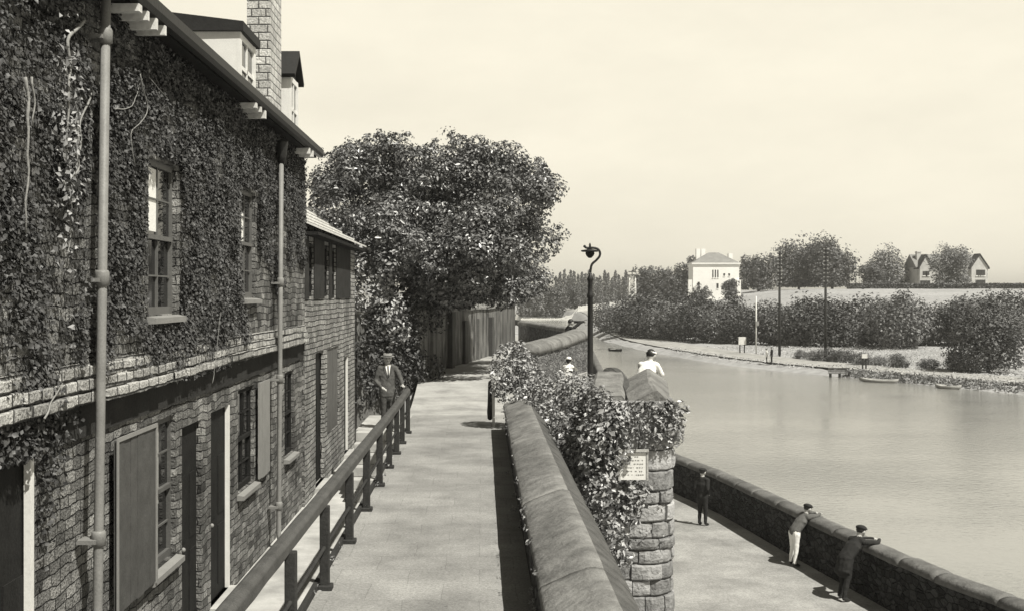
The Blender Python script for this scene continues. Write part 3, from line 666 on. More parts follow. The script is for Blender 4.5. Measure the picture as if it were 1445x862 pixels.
# ------------------------------------------------------------------ houses on the left
FX = -3.5                                              # facade plane
def yz(px, py, X=FX): Y = X*F/(px-PX); return Y, CH-(py-PY)/F*Y
def facade(m, x, y0, y1, z0, z1, ops, depth=.16, mi=0):
    ys = sorted({y0, y1, *[o[0] for o in ops], *[o[1] for o in ops]}); zs = sorted({z0, z1, *[o[2] for o in ops], *[o[3] for o in ops]})
    ys = [y for y in ys if y0 <= y <= y1]; zs = [z for z in zs if z0 <= z <= z1]
    for a, b in zip(ys[:-1], ys[1:]):
        for c, d in zip(zs[:-1], zs[1:]):
            u, v = (a+b)/2, (c+d)/2
            if any(o[0] < u < o[1] and o[2] < v < o[3] for o in ops): continue
            m.quad((x, a, c), (x, b, c), (x, b, d), (x, a, d), mi)
    for a, b, c, d in [o[:4] for o in ops]:
        X = x-depth
        m.quad((x, a, c), (X, a, c), (X, a, d), (x, a, d), mi); m.quad((x, b, c), (X, b, c), (X, b, d), (x, b, d), mi)
        m.quad((x, a, d), (X, a, d), (X, b, d), (x, b, d), mi); m.quad((x, a, c), (X, a, c), (X, b, c), (x, b, c), mi)
def sash(parent, y0, y1, z0, z1, x, paint='white_paint', bars=(2, 2), curtain=None, sill=True, label=None):
    """frame with meeting rail and glazing bars; pane, sill and curtain are its children"""
    m = MB(); X0, X1 = x-.05, x
    m.box(X0, X1, y0, y0+.045, z0, z1); m.box(X0, X1, y1-.045, y1, z0, z1); m.box(X0, X1, y0+.045, y1-.045, z1-.07, z1); m.box(X0, X1, y0+.045, y1-.045, z0, z0+.08)
    zm = (z0+z1)/2; m.box(X0, X1+.015, y0+.045, y1-.045, zm-.025, zm+.025)
    for k in range(1, bars[0]):
        yy = y0+(y1-y0)*k/bars[0]; m.box(X0+.01, X1-.01, yy-.009, yy+.009, z0+.08, z1-.07)
    for lo, hi in ((z0, zm), (zm, z1)):
        for k in range(1, bars[1]):
            zz = lo+(hi-lo)*k/bars[1]; m.box(X0+.012, X1-.012, y0+.06, y1-.06, zz-.009, zz+.009)
    wdw = m.build('window', paint, parent)
    if label: wdw['label'] = label
    m = MB(); m.box(X0-.02, X0+.008, y0+.03, y1-.03, z0+.03, zm); m.box(X0-.02, X0+.02, y0+.03, y1-.03, zm, z1-.03); m.build('pane', 'glass', wdw)
    if sill:
        m = MB(); m.extr([(x-.02, y0-.06, z0-.1), (x+.15, y0-.06, z0-.09), (x+.15, y0-.06, z0-.03), (x-.02, y0-.06, z0)], (0, y1-y0+.12, 0)); m.build('sill', 'grey_paint', wdw)
    if curtain:
        a, b, c, d = curtain; m = MB(); m.box(X0+.009, X0+.024, y0+(y1-y0)*a, y0+(y1-y0)*b, c, d); m.build('blind', 'white_cloth', wdw)
    return wdw
def plank_door(parent, name, y0, y1, z0, z1, x, paint, label=None, n=5, swing=0):
    m = MB(); w_ = (y1-y0)/n
    for k in range(n): m.box(x-.03, x+random.uniform(-.006, .006), y0+w_*k+.005, y0+w_*(k+1)-.005, z0+random.uniform(0, .015), z1-random.uniform(0, .01))
    for zz in (z0+.2*(z1-z0), z0+.8*(z1-z0)): m.box(x-.045, x-.029, y0+.02, y1-.02, zz-.05, zz+.05)
    o = m.build(name, paint, parent)
    if label: o['label'] = label
    return o
H1 = empty('terraced_house', (FX, 13, -1.2), 'creeper-clad brick terraced house with dormers and two tall drainpipes', 'house')
opsU = [(11.9, 13.0, 2.78, 4.45), (16.5, 17.5, 2.95, 4.55), (6.2, 7.3, 2.8, 4.45)]
opsL = [(7.9, 8.98, -1.1, 1.72), (12.02, 13.12, 0.0, 1.62), (13.42, 14.35, -1.1, 1.42), (14.85, 15.95, -1.1, 1.45), (16.5, 17.65, .1, 1.6), (20.4, 21.4, .05, 1.58)]
HB = 22.4
m = MB(); facade(m, FX, 3.0, HB, 2.38, 5.95, opsU, .1, 0)
facade(m, FX-.05, 3.0, HB, -1.6, 2.04, opsL, .09, 0)
m.quad((FX, 3, 2.04), (FX-.06, 3, 2.04), (FX-.06, HB, 2.04), (FX, HB, 2.04)); 
m.quad((FX, HB, -1.6), (FX-6, HB, -1.6), (FX-6, HB, 5.95), (FX, HB, 5.95)); m.add([(FX-.0, HB, 5.95), (FX-3, HB, 8.6), (FX-6, HB, 5.95)], [(0, 1, 2)])
m.quad((FX, 3, -1.6), (FX-6, 3, -1.6), (FX-6, 3, 5.95), (FX, 3, 5.95)); m.add([(FX-.0, 3, 5.95), (FX-3, 3, 8.6), (FX-6, 3, 5.95)], [(0, 1, 2)])
m.quad((FX-6, 3, -1.6), (FX-6, HB, -1.6), (FX-6, HB, 5.95), (FX-6, 3, 5.95))
m.quad((FX-.3, 3, -1.6), (FX-.3, HB, -1.6), (FX-.3, HB, 5.9), (FX-.3, 3, 5.9))
m.build('wall', 'brick', H1)
for k, (pr, za) in enumerate(((.09, 2.05), (.065, 2.163), (.04, 2.276))):    # three corbelled courses
    m = MB(); y = 3.0
    while y < HB:
        l_ = random.uniform(.24, .36); j = .012*math.sin(y*.9)+.02*math.sin(y*.37+1)
        m.box(FX-.06, FX+pr+random.uniform(-.02, .02), y+.008, min(y+l_, HB)-.008, za+j+.006+random.uniform(-.006, .004), za+j+.107+random.uniform(-.005, .005)); y += l_
    m.box(FX-.055, FX+.015, 3, HB, za-.02, za+.125)
    m.build('string_course', 'brick_course', H1, bevel=.01)
m = MB()
ys_ = [3.0]+[y for o in sorted(opsL) for y in o[:2]]+[HB]
m.box(FX-.055, FX-.025, 3.0, HB, 1.74, 2.04); m.build('plaster_band', 'dark_render', H1)  # smooth band whose dark colour also carries the shade under the string course
# roof, gutter, brackets
m = MB(); m.extr([(FX+.22, 2.8, 5.78), (FX+.22, 2.8, 5.86), (FX-3, 2.8, 8.72), (FX-6.3, 2.8, 5.86), (FX-6.3, 2.8, 5.78), (FX-3, 2.8, 8.6)], (0, HB-2.6, 0)); m.build('roof', 'dark_slate', H1)
m = MB(); m.sweep([(FX+.28, 2.8), (FX+.28, HB+.2)], [(-.07, 5.86), (-.07, 5.76), (-.04, 5.71), (.04, 5.71), (.07, 5.76), (.07, 5.86)]); m.build('gutter', 'black_iron', H1)
m = MB(); m.box(FX+.003, FX+.21, 2.8, HB+.15, 5.70, 5.772); m.build('soffit', 'dark_paint', H1)
for y in (10.5, 10.78, 11.06, 11.36, 15.95, 16.3, 16.62, 20.9, 21.3):
    m = MB(); m.box(FX+.02, FX+.325, y, y+random.uniform(.05, .1), 5.57+random.uniform(0, .05), 5.69); m.build('eaves_bracket', 'slate', H1)
# windows
sash(H1, 11.9, 13.0, 2.78, 4.45, FX-.05, 'sash_paint', (2, 2), (.08, .55, 3.68, 4.36), label='sash window with white blind in the upper half')
sash(H1, 16.5, 17.5, 2.95, 4.55, FX-.05, 'sash_paint', (2, 2), (.08, .5, 3.78, 4.2))
sash(H1, 6.2, 7.3, 2.8, 4.45, FX-.05, 'sash_paint')
sash(H1, 12.02, 13.12, 0, 1.62, FX-.1, 'dull_paint', (2, 2), (.25, .62, .66, 1.54), label='ground floor window with a strip of white curtain')
sash(H1, 16.5, 17.65, .1, 1.6, FX-.1, 'dark_paint'); sash(H1, 20.4, 21.4, .05, 1.58, FX-.1, 'dark_paint')
def doorway(parent, y0, y1, z0, z1, paint, post=None, x=FX-.115):
    m = MB(); m.box(x-.05, x, y0, y1, z0, z1)
    for zz in (z0+.15, z0+1.1):
        for k in range(2): a = y0+.1+k*(y1-y0)/2; m.box(x-.001, x+.012, a, a+(y1-y0)/2-.18, zz, zz+.8)
    d = m.build('door', paint, parent)
    m = MB(); m.ell((x+.05, y0+.12, z0+1.05), (.03, .03, .03), 8); m.build('handle', 'grey_paint', d)
    if post:
        m = MB(); m.box(FX-.1, FX-.047, y1-.07, y1+.002, z0, z1); m.build('door_post', post, d)
    m = MB(); m.box(FX-.13, FX+.2, y0-.06, y1+.06, z0-.12, z0+.0); m.build('doorstep', 'alley_stone', d)
    return d
doorway(H1, 7.9, 8.98, -1.1, 1.72, 'dark_paint', 'white_paint'); doorway(H1, 13.42, 14.35, -1.1, 1.42, 'dark_paint'); doorway(H1, 14.85, 15.95, -1.1, 1.45, 'dark_paint', 'white_paint')
s_ = plank_door(H1, 'shutter', 10.72, 12.0, -.05, 1.62, FX+.05, 'shutter_paint' if 'shutter_paint' in MATS else 'dull_paint', 'large plank shutter opened flat against the wall', 6)
m = MB(); m.box(FX+.052, FX+.066, 10.70, 12.02, 1.6, 1.64); m.box(FX+.052, FX+.066, 10.70, 10.74, -.05, 1.6); m.box(FX+.052, FX+.066, 11.98, 12.02, -.05, 1.6); m.build('edge_strip', 'grey_paint', s_)
plank_door(H1, 'shutter', 17.72, 18.6, .1, 1.62, FX+.03, 'grey_paint', 'small pale shutter folded back beside a window', 4)
# drainpipes
def pipe(parent, y, zt, zb, r, paint, lean=0, collars=(), hopper=False):
    m = MB(); X = FX+.14
    m.tube([(X, y+lean, zt), (X, y+lean*.5, (zt+zb)/2), (X, y, zb+.25), (X+.02, y, zb+.1), (X+.12, y, zb)], r, 12); d = m.build('drainpipe', paint, parent)
    for zc in collars:
        f = (zc-zb)/(zt-zb); m = MB(); yy = y+lean*f
        m.lathe([(r*1.0, -.07), (r*1.5, -.06), (r*1.5, .05), (r*1.25, .07)], (X, yy, zc), 12); m.box(FX-.02, X, yy-r*2.2, yy+r*2.2, zc-.035, zc+.0); m.build('pipe_collar', paint, d)
    if hopper:
        m = MB(); m.lathe([(r, -.25), (r*2.2, -.1), (r*2.8, .12), (r*2.8, .16)], (X, y+lean, zt), 10); m.build('hopper_head', 'black_iron', d)
pipe(H1, 9.86, 5.75, -1.2, .042, 'pipe_paint' if 'pipe_paint' in MATS else 'grey_paint', .28, (3.14, .86, 5.3))
pipe(H1, 18.75, 5.4, -1.2, .04, 'pipe_paint' if 'pipe_paint' in MATS else 'grey_paint', .25, (3.2, 1.6, -.5), True)
# dormers
def dormer(y0, y1, z1, slope, gable):
    z0 = 5.8; X1 = FX+.02; back = FX-1.9
    m = MB(); X0 = X1-.04; ym = (y0+y1)/2
    m.box(X0, X1+.01, y0, y0+.1, z0, z1); m.box(X0, X1+.01, y1-.1, y1, z0, z1); m.box(X0, X1, y0+.1, y1-.1, z1-.1, z1); m.box(X0, X1, y0+.1, y1-.1, z0, z0+.12); m.box(X0+.005, X1-.005, y0+.1, y1-.1, (z0+z1)/2-.03, (z0+z1)/2+.03); m.box(X0+.005, X1-.005, ym-.02, ym+.02, z0+.12, z1-.1)
    d = m.build('dormer', 'white_paint', H1)
    for yy in (y0, y1-.06): m = MB(); m.extr([(X0-.002, yy, z0), (X0-.002, yy, z1), (back, yy, z1), (back, yy, z0)], (0, .06, 0)); m.build('cheek', 'white_paint', d)
    m = MB(); m.box(X0-.03, X0+.01, y0+.06, y1-.06, z0, z1-.02); m.build('pane', 'glass', d)
    m = MB()
    if gable:
        ym = (y0+y1)/2; zr = z1+gable
        m.extr([(X1+.1, y0-.08, z1-.06), (X1+.1, ym, zr), (X1+.1, ym, zr+.1), (X1+.1, y0-.12, z1)], (back-X1-.6, 0, 0)); m.extr([(X1+.1, y1+.08, z1-.06), (X1+.1, ym, zr), (X1+.1, ym, zr+.1), (X1+.1, y1+.12, z1)], (back-X1-.6, 0, 0))
        m.extr([(X1-.02, y0, z1), (X1-.02, y1, z1), (X1-.02, ym, zr-.02)], (-.06, 0, 0))
    else: m.extr([(X1+.06, y0-.05, z1+.003), (X1+.06, y0-.05, z1+.14), (back-1, y0-.08, z1+.5), (back-1, y0-.08, z1+.003)], (0, y1-y0+.16, 0))
    m.build('dormer_roof', 'dark_slate', d)
dormer(16.3, 17.4, 6.77, 0, 0); dormer(20.6, 21.45, 6.98, 0, .42); dormer(9.4, 10.8, 6.62, 0, 0)
m = MB(); m.box(FX-.5, FX-.1, 19.3, 20.35, 5.3, 8.7); ch = m.build('chimney', 'chimney_brick', H1)
m = MB(); m.box(FX-.55, FX-.06, 19.25, 20.4, 8.7, 8.9); m.build('chimney_cap', 'concrete', ch)
for yy in (19.6, 20.05):
    m = MB(); m.lathe([(.12, 8.9), (.1, 9.25), (.12, 9.3)], (FX-.3, yy, 0), 10); m.build('chimney_pot', 'far_brick', ch)

H2 = empty('terraced_house', (FX, 27, -1.2), 'smaller brick house with a pale sloping tile roof, next to the big tree', 'house')
ops2 = [(22.95, 23.7, 2.95, 4.05), (25.2, 26.0, 2.95, 4.1), (26.5, 27.3, 2.9, 4.1), (24.0, 25.3, -1.1, 1.75), (25.8, 27.9, -.2, 1.75), (29.0, 30.0, -1.1, 1.4)]
HE = 31.4
m = MB(); facade(m, FX-.02, HB+.01, HE, -1.6, 4.4, ops2, .08)
m.quad((FX-.02, HE, -1.6), (FX-5.5, HE, -1.6), (FX-5.5, HE, 4.4), (FX-.02, HE, 4.4)); m.add([(FX-.02, HE, 4.4), (FX-2.75, HE, 6.5), (FX-5.5, HE, 4.4)], [(0, 1, 2)])
m.quad((FX-5.5, HB, -1.6), (FX-5.5, HE, -1.6), (FX-5.5, HE, 4.4), (FX-5.5, HB, 4.4)); m.quad((FX-.3, HB, -1.6), (FX-.3, HE, -1.6), (FX-.3, HE, 4.4), (FX-.3, HB, 4.4)); m.build('wall', 'brick_light', H2)
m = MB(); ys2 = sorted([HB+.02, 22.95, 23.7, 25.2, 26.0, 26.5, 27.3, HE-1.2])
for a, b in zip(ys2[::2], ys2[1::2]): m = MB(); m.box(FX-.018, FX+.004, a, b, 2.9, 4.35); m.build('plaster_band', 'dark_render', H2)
rows = 9; m = MB()                                     # tile courses, each stepped over the one below, slightly sagging
for k in range(rows):
    f0, f1 = k/rows, (k+1)/rows
    x0, x1 = FX+.28-3.05*f0, FX+.28-3.05*f1-.06; sag = lambda f: -.16*math.sin(math.pi*f)
    z0, z1 = 4.30+2.25*f0+sag(f0)+.035, 4.30+2.25*f1+sag(f1)
    m.extr([(x0, HB+.02, z0-.04), (x0, HB+.02, z0), (x1, HB+.02, z1+.01), (x1, HB+.02, z1-.03)], (0, HE+.2-HB, 0))
m.extr([(FX-2.8, HB+.02, 6.58), (FX-2.8, HB+.02, 6.62), (FX-5.8, HB+.02, 4.4), (FX-5.8, HB+.02, 4.36)], (0, HE+.2-HB, 0)); m.build('roof', 'slate', H2)
m = MB(); m.box(FX+.0, FX+.26, HB+.02, HE+.15, 4.17, 4.235); m.build('soffit', 'dark_paint', H2)
for o in ops2[:3]: sash(H2, *o, FX-.06, 'dark_paint', (2, 1), sill=False)
doorway(H2, 24.0, 25.3, -1.1, 1.75, 'dark_paint'); plank_door(H2, 'shutter', 25.82, 27.88, -.2, 1.74, FX-.05, 'dull_paint', n=7)
doorway(H2, 29.0, 30.0, -1.1, 1.4, 'dark_paint', 'white_paint')

# creeper over the upper wall
def creeper():
    t = empty('climbing_plant', (FX, 12, 2.1), 'dark creeper with bare pale stems covering the upper house wall', 'climbing plant')
    n = 210000; Y = rng.uniform(4.5, 22.2, n); Z = rng.uniform(2.0, 5.72, n)
    nz_ = np.sin(Y*1.7+Z*2.1)+np.sin(Y*.9-Z*3.3+1)+np.sin(Y*4.1+Z*1.3)*.6+np.sin(Z*6+Y*3)*.5
    edge = 2.55+.33*np.sin(Y*.8)+np.clip((Y-14.5)*.30, 0, 1.9)+np.clip((9.6-Y)*.5, -.35, 0)
    pr = sst(Z-edge+.3*nz_, -.25, .35)*.95+.05*(Y < 17)
    n2_ = np.sin(Y*2.3-Z*4.1+2)+np.sin(Y*5.7+Z*2.9)+np.sin(Z*8.3-Y*1.9+.5)*.7+np.sin(Y*11+Z*9)*.4
    pr *= np.clip(.78+.3*n2_, .12, 1)
    pr = np.where((Y < 10.6)&(Z > 2.3), np.clip(pr*(.62+.2*nz_), 0.1, 1), pr)
    ok = rng.uniform(0, 1, n) < pr
    for a, b, c, d in opsU: ok &= ~((Y > a-.24) & (Y < b+.10) & (Z > c-.1) & (Z < d+.02))
    ok &= ~((np.abs(Y-9.86-.04*(Z+1.2)) < .08) | (np.abs(Y-18.95) < .1))
    Y, Z = Y[ok], Z[ok]; X = FX+rng.uniform(.012, .075, len(Y))+.05*(np.sin(Y*5+Z*3)+np.sin(Z*7-Y*2)>1)*rng.uniform(0,1,len(Y))
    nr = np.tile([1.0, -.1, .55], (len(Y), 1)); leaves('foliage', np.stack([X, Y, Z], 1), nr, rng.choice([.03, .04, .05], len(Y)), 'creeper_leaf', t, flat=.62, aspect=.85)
    # lower fringe at the near corner
    n = 14000; Y = rng.uniform(5, 9.9, n); Z = rng.uniform(.2, 2.1, n); ok = rng.uniform(0, 1, n) < sst(Z+.5*np.sin(Y*3)-.2*(Y-8), .9, 2.0)
    ok &= ~((Y > 7.9) & (Y < 9.0) & (Z < 1.72)); Y, Z = Y[ok], Z[ok]
    leaves('foliage', np.stack([FX-.04+rng.uniform(.0, .09, len(Y)), Y, Z], 1), np.tile([1., 0, .5], (len(Y), 1)), .045, 'creeper_leaf', t, flat=.35, aspect=.85)
    def stem(pts, r):
        P = []
        for px, py in pts: y, z = yz(px, py, FX+.1); P.append((FX+.1+random.uniform(-.02, .03), y, z))
        m = MB(); P = [tuple(Vector(q)+Vector((0, mnoise.noise(Vector(q)*5)*.07, 0))) for q in smooth_path(P, 6)]; m.tube(P, [.75*r*(1-.6*i/len(P)) for i in range(len(P))], 6); m.build('stem', 'dead_stem', t)
    for pts, r in [([(118, 30), (100, 60), (97, 110), (92, 160), (95, 215)], .022), ([(95, 200), (108, 230), (98, 270), (100, 330), (101, 385)], .016), ([(130, 130), (118, 165), (113, 210), (104, 262), (96, 285)], .014), ([(112, 170), (106, 220), (98, 262)], .01),
                   ([(90, 255), (97, 285), (99, 320)], .01), ([(195, 105), (205, 160), (188, 190), (190, 235)], .008), ([(165, 155), (185, 150), (203, 112)], .008), ([(210, 110), (235, 140)], .006), ([(60, 590), (75, 565), (92, 540)], .012), ([(300, 540), (303, 500), (310, 440)], .006), ([(35, 110), (38, 200), (34, 330)], .02), ([(42, 110), (44, 180)], .014)]: stem(pts, r)
    # fallen, dried leaves caught on the dead stems
    P = []
    for k in range(420):
        y, z = yz(random.gauss(98, 9), random.gauss(215, 70), FX+.12); P.append((FX+random.uniform(.08, .16), y, z))
    leaves('dry_leaves', P, np.tile([1., 0, .3], (len(P), 1)), .06, 'dead_leaf', t, flat=.3)
leafmat('dead_leaf', .3, scale=3, rough=.7, spec=.2)
creeper()

# ------------------------------------------------------------------ the big tree, shrub, ivy
def big_tree():
    b = (-2.6, 41.5, -.1); t = empty('broadleaf_tree', b, 'large dense broadleaf tree leaning over the lane beyond the houses', 'tree')
    m = MB(); m.tube([(-2.6, 41.5, -.4), (-2.55, 41.4, 1.2), (-2.3, 41.1, 2.8), (-2.0, 40.6, 4.6)], [.42, .34, .3, .2], 10)
    for dx, dy, dz in [(3.4, -1, .8), (-3.2, -1.5, 2), (1.8, -3, 2.6), (-1, 2, 3), (.8, 2.6, 2.6), (-2.2, -3.2, .6), (3.0, 2, 2.2), (.3, -.5, 4.2)]:
        s0 = Vector((-2.3, 41.1, 2.6+random.uniform(0, 1.2))); e = s0+Vector((dx, dy, dz)); mid = (s0+e)/2+Vector((0, 0, .35)); m.tube([s0, mid, e], [.16, .1, .035], 6)
        for q in range(3): t0 = mid.lerp(e, random.random()); m.tube([t0, t0+Vector((random.uniform(-1.2, 1.2), random.uniform(-1.5, .6), random.uniform(.2, 1.3)))], [.05, .015], 5)
    m.build('trunk', 'bark', t)
    # lumpy crown: several boughs, each a cluster of leaf clumps, with sky gaps at the rim
    boughs = [((-3.6, 40, 6.2), (2.5, 2.6, 2.0)), ((-1.6, 40.2, 6.9), (2.5, 2.6, 1.7)), ((.35, 40, 6.5), (2.0, 2.4, 1.75)), ((-4.6, 37.5, 4.6), (1.7, 2.4, 1.6)), ((-2.4, 37.2, 4.7), (2.2, 2.3, 1.7)),
              ((-.4, 37.5, 4.7), (2.0, 2.2, 1.5)), ((1.05, 39.2, 4.5), (1.5, 2.0, 1.35)), ((-4.3, 40.5, 7.0), (1.8, 2, 1.3)), ((1.5, 40.5, 3.7), (1.1, 1.4, .7)), ((-2.5, 42.5, 5.5), (3.5, 2.5, 2.6)),
              ((.4, 37.6, 3.3), (1.6, 1.9, .75)), ((-1.8, 36.4, 3.1), (1.6, 1.3, 1.0)), ((1.75, 40, 7.3), (.75, 1.0, .5)), ((2.1, 40, 5.5), (.6, 1.0, .7)), ((-.6, 40, 8.1), (.9, 1.2, .5)), ((-3, 40, 8.2), (.8, 1, .45)), ((.8, 40.2, 7.7), (.7, 1, .4)), ((-.2, 35.6, 3.9), (1.7, 1.5, .8)), ((1.3, 37.5, 3.9), (1.2, 1.6, .8)), ((-2.7, 34.6, 4.3), (1.6, 1.4, 1.1)), ((2.2, 41.5, 3.5), (.9, 1.5, .6)), ((1.3, 35.8, 4.9), (1.5, 1.7, .9)), ((2.1, 38.2, 4.9), (1.2, 1.8, .8)), ((.2, 34.8, 4.2), (1.5, 1.4, .7)), ((1.9, 36.6, 6.2), (1.2, 1.4, .8)), ((1.9, 40, 7.1), (1, 1.2, .7)), ((-3.3, 33.9, 5.0), (1.3, 1.3, .9)), ((-2.2, 38, 3.0), (1.3, 1.2, .9)), ((-.9, 40.5, 3.1), (1.4, 1.2, .6)), ((.5, 41.5, 3.1), (1.1, 1, .5))]
    boughs = [((c[0]-.15-.62*min(1, max(0, (c[0]-.2)/.8)), c[1], c[2]), r) for c, r in boughs]
    cs = []; rr = []
    for c, r in boughs:
        k = max(7, int(9*(r[0]*r[2]+r[0]*r[1])**.9)); a, b2 = crown_clumps(c, [q*.88 for q in r], int(k*.5), .6, low=-.7, seed_r=(.6, 1.0)); cs += a; rr += b2
    P, Nn = blob_points(cs, rr, [int(150*(r/.46)**2) for r in rr], shell=.62, squash=.72)
    k = (P[:, 2] > 2.2)&~((P[:, 0] < -3.3)&(P[:, 1] < 33.5)); P, Nn = P[k], Nn[k]
    print('tree leaves', len(P)); leaves('crown', P, Nn, rng.choice([.09, .12, .155], len(P)), 'tree_leaf', t, flat=.58)
    # loose sprays that break the outline
    cs = []; rr = []
    for c, r in boughs:
        c_, r_ = crown_clumps(c, r, 9, .26, low=-.5, seed_r=(1.05, 1.28)); cs += c_; rr += r_
    rr = [(q*rng.uniform(.7, 1.5), q, q*rng.uniform(.5, .9)) for q in rr]; P, Nn = blob_points(cs, rr, [34]*len(cs), shell=.15)
    leaves('crown', P, Nn, .115, 'tree_leaf', t, flat=.3)
big_tree()
def clump_plant(name, cs, rs, dens, leaf, material, label, cat, flat=.4, origin=None, stems=None, shell=.5):
    t = empty(name, origin or tuple(cs[0]), label, cat)
    per = [int(dens*(np.prod(np.array(r if hasattr(r, '__len__') else (r,)*3))**(2/3))) for r in rs]
    P, Nn = blob_points(cs, rs, per, shell=shell); leaves('foliage', P, Nn, rng.choice(leaf, len(P)) if isinstance(leaf, tuple) else leaf, material, t, flat=flat)
    if stems:
        m = MB()
        for s_ in stems: m.tube(s_, [.035, .025, .012][:len(s_)] if len(s_) <= 3 else .02, 6)
        m.build('stem', 'bark', t)
    return t
cs = [(-3.5, 34, 3.1), (-2.9, 34.1, 2.6), (-3.6, 33.9, 4.0), (-2.6, 34.3, 2.0), (-3.3, 34.2, 2.1), (-3.1, 34.0, 3.6), (-4.2, 34.2, 3.0)]
clump_plant('shrub', cs, [.75, .6, .6, .5, .55, .55, .7], 900, .14, 'shrub_leaf', 'sunlit pale-leaved shrub hanging over the garden wall beside the house end', 'shrub', origin=(-3.3, 34.3, -.1), stems=[[(-3.3, 34.3, -.1), (-3.2, 34.2, 1.5), (-3.4, 34.1, 3)], [(-3.2, 34.3, 0), (-2.9, 34.2, 1.4), (-2.8, 34.2, 2.4)]])
cs = []
cs += [(-3.5+.16*k, 33.75+.19*k, .3+.75*j+.1*k) for k in range(0, 10, 2) for j in range(3)]
cs += [(-2.6, 34.8, 1.3), (-2.2, 35.2, .7), (-2.3, 35.2, 2.1), (-1.7, 36.1, .5), (-2.9, 34.3, .4), (-1.5, 36.6, 2.4)]
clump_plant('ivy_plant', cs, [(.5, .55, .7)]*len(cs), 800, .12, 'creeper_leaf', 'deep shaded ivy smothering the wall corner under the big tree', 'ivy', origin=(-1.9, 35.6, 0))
# ivy along the parapet and over the tower
cs = []; rs = []
def iv(px, py, Y, r): cs.append(tuple(at(px, py, Y))); rs.append(r)
for a in [(722, 512, 25.6, .46), (712, 528, 25.4, .36), (735, 520, 25.6, .4), (727, 498, 25.7, .3), (705, 545, 25.3, .24), (748, 545, 25.2, .42), (720, 550, 25.3, .34), (745, 540, 25.4, .36), (760, 545, 25.4, .34), (755, 560, 24.6, .34)]: iv(*a)
clump_plant('ivy_plant', cs, rs, 2600, (.055, .075, .1), 'ivy_leaf', 'bright rounded ivy bush crowning the far end of the parapet', 'ivy', origin=(.7, 25.4, 0), shell=.6)
cs = []; rs = []
for a in [(770, 560, 24, .42), (790, 548, 24.3, .38), (785, 580, 22.8, .4), (812, 560, 22.8, .45), (750, 580, 23.2, .26), (765, 605, 22, .28), (805, 600, 21.3, .42), (832, 580, 20.2, .42), (825, 625, 19.8, .4), (790, 630, 20.5, .25),
          (848, 605, 17.3, .36), (845, 650, 17.25, .36), (822, 665, 17.8, .26), (870, 640, 17.25, .28), (848, 695, 17.0, .3), (870, 700, 17.6, .32), (875, 680, 17.7, .3), (893, 690, 17.4, .2), (865, 735, 17.3, .27), (885, 720, 17.3, .25), (872, 765, 16.9, .2), (880, 785, 16.7, .15), (895, 705, 17.3, .2), (838, 552, 21.8, .25), (830, 545, 24, .28), (800, 535, 25.5, .3), (742, 562, 24.3, .3), (818, 560, 20.2, .4), (838, 562, 17.7, .24), (852, 578, 17.3, .3), (842, 620, 17.3, .36), (862, 600, 17.25, .3), (822, 605, 18.5, .4), (872, 590, 17.3, .24), (815, 640, 18.2, .32), (800, 615, 19.5, .36), (775, 590, 22.4, .34), (757, 598, 22.6, .22), (800, 645, 19.6, .25), (852, 722, 17.0, .24), (835, 640, 17.5, .36), (860, 745, 17.0, .2)]: iv(*a)
clump_plant('ivy_plant', cs, rs, 2600, (.055, .075, .105), 'ivy_leaf', 'thick ivy spilling over the parapet between coping and stair tower', 'ivy', origin=(1.4, 21, -.5), shell=.45)
cs = []; rs = []
for k in range(9):
    x = 1.75+k*.155; cs.append((x, 17.48, 1.02+.04*math.sin(k))); rs.append((.17, .16, .3))
for k in range(7): cs.append((1.9+.19*k, 17.5, 1.26)); rs.append((.16, .18, .12))
for a in range(5): an = R(20*a+10); cs.append((2.6+.46*math.sin(an), 17.95-.48*math.cos(an), .95)); rs.append((.16, .16, .34))
for k in range(5): cs.append((3.06, 18.0+k*.35, 1.0)); rs.append((.12, .22, .3))
for a in [(850, 640, 17.42), (862, 625, 17.42), (915, 622, 17.42), (872, 690, 17.4), (905, 690, 17.4), (880, 620, 17.42)]: cs.append(tuple(at(*a))); rs.append((.16, .08, .16))
clump_plant('ivy_plant', cs, rs, 2400, (.05, .07, .09), 'ivy_leaf', 'ivy band wrapping the top of the rounded stair tower above the notice', 'ivy', origin=(2.4, 17.5, .8), shell=.5)
# weeds on the tower joints
P = np.stack([rng.uniform(1.7, 2.95, 260), np.full(260, 17.44), rng.uniform(-1.2, .7, 260)], 1); k = np.sin(P[:, 2]*9+P[:, 0]*3) > .55; P = P[k]
o = leaves('wall_fern', P, np.tile([0, -1., .5], (len(P), 1)), .055, 'ivy_leaf', None, origin=(2.4, 17.45, -.6), flat=.3); tag(o, kind='stuff')

P = [];
for k in range(240):
    y = random.choice([random.uniform(5, 25)]); side_ = random.random()
    c = (.50+random.gauss(0, .02), y, .02) if side_ < .45 else ((-1.63+random.gauss(0, .03), y, .05) if side_ < .75 else (.475+random.gauss(0, .012), y, .56))
    if mnoise.noise(Vector((y*1.3, side_*2, 0))) > .05: P += [(c[0]+random.gauss(0, .02), c[1]+random.gauss(0, .05), c[2]+abs(random.gauss(0, .03))) for _ in range(7)]
o = leaves('weeds', P, np.tile([-.4, -.6, .6], (len(P), 1)), .045, 'ivy_leaf', None, flat=.3, aspect=.4); tag(o, kind='stuff')
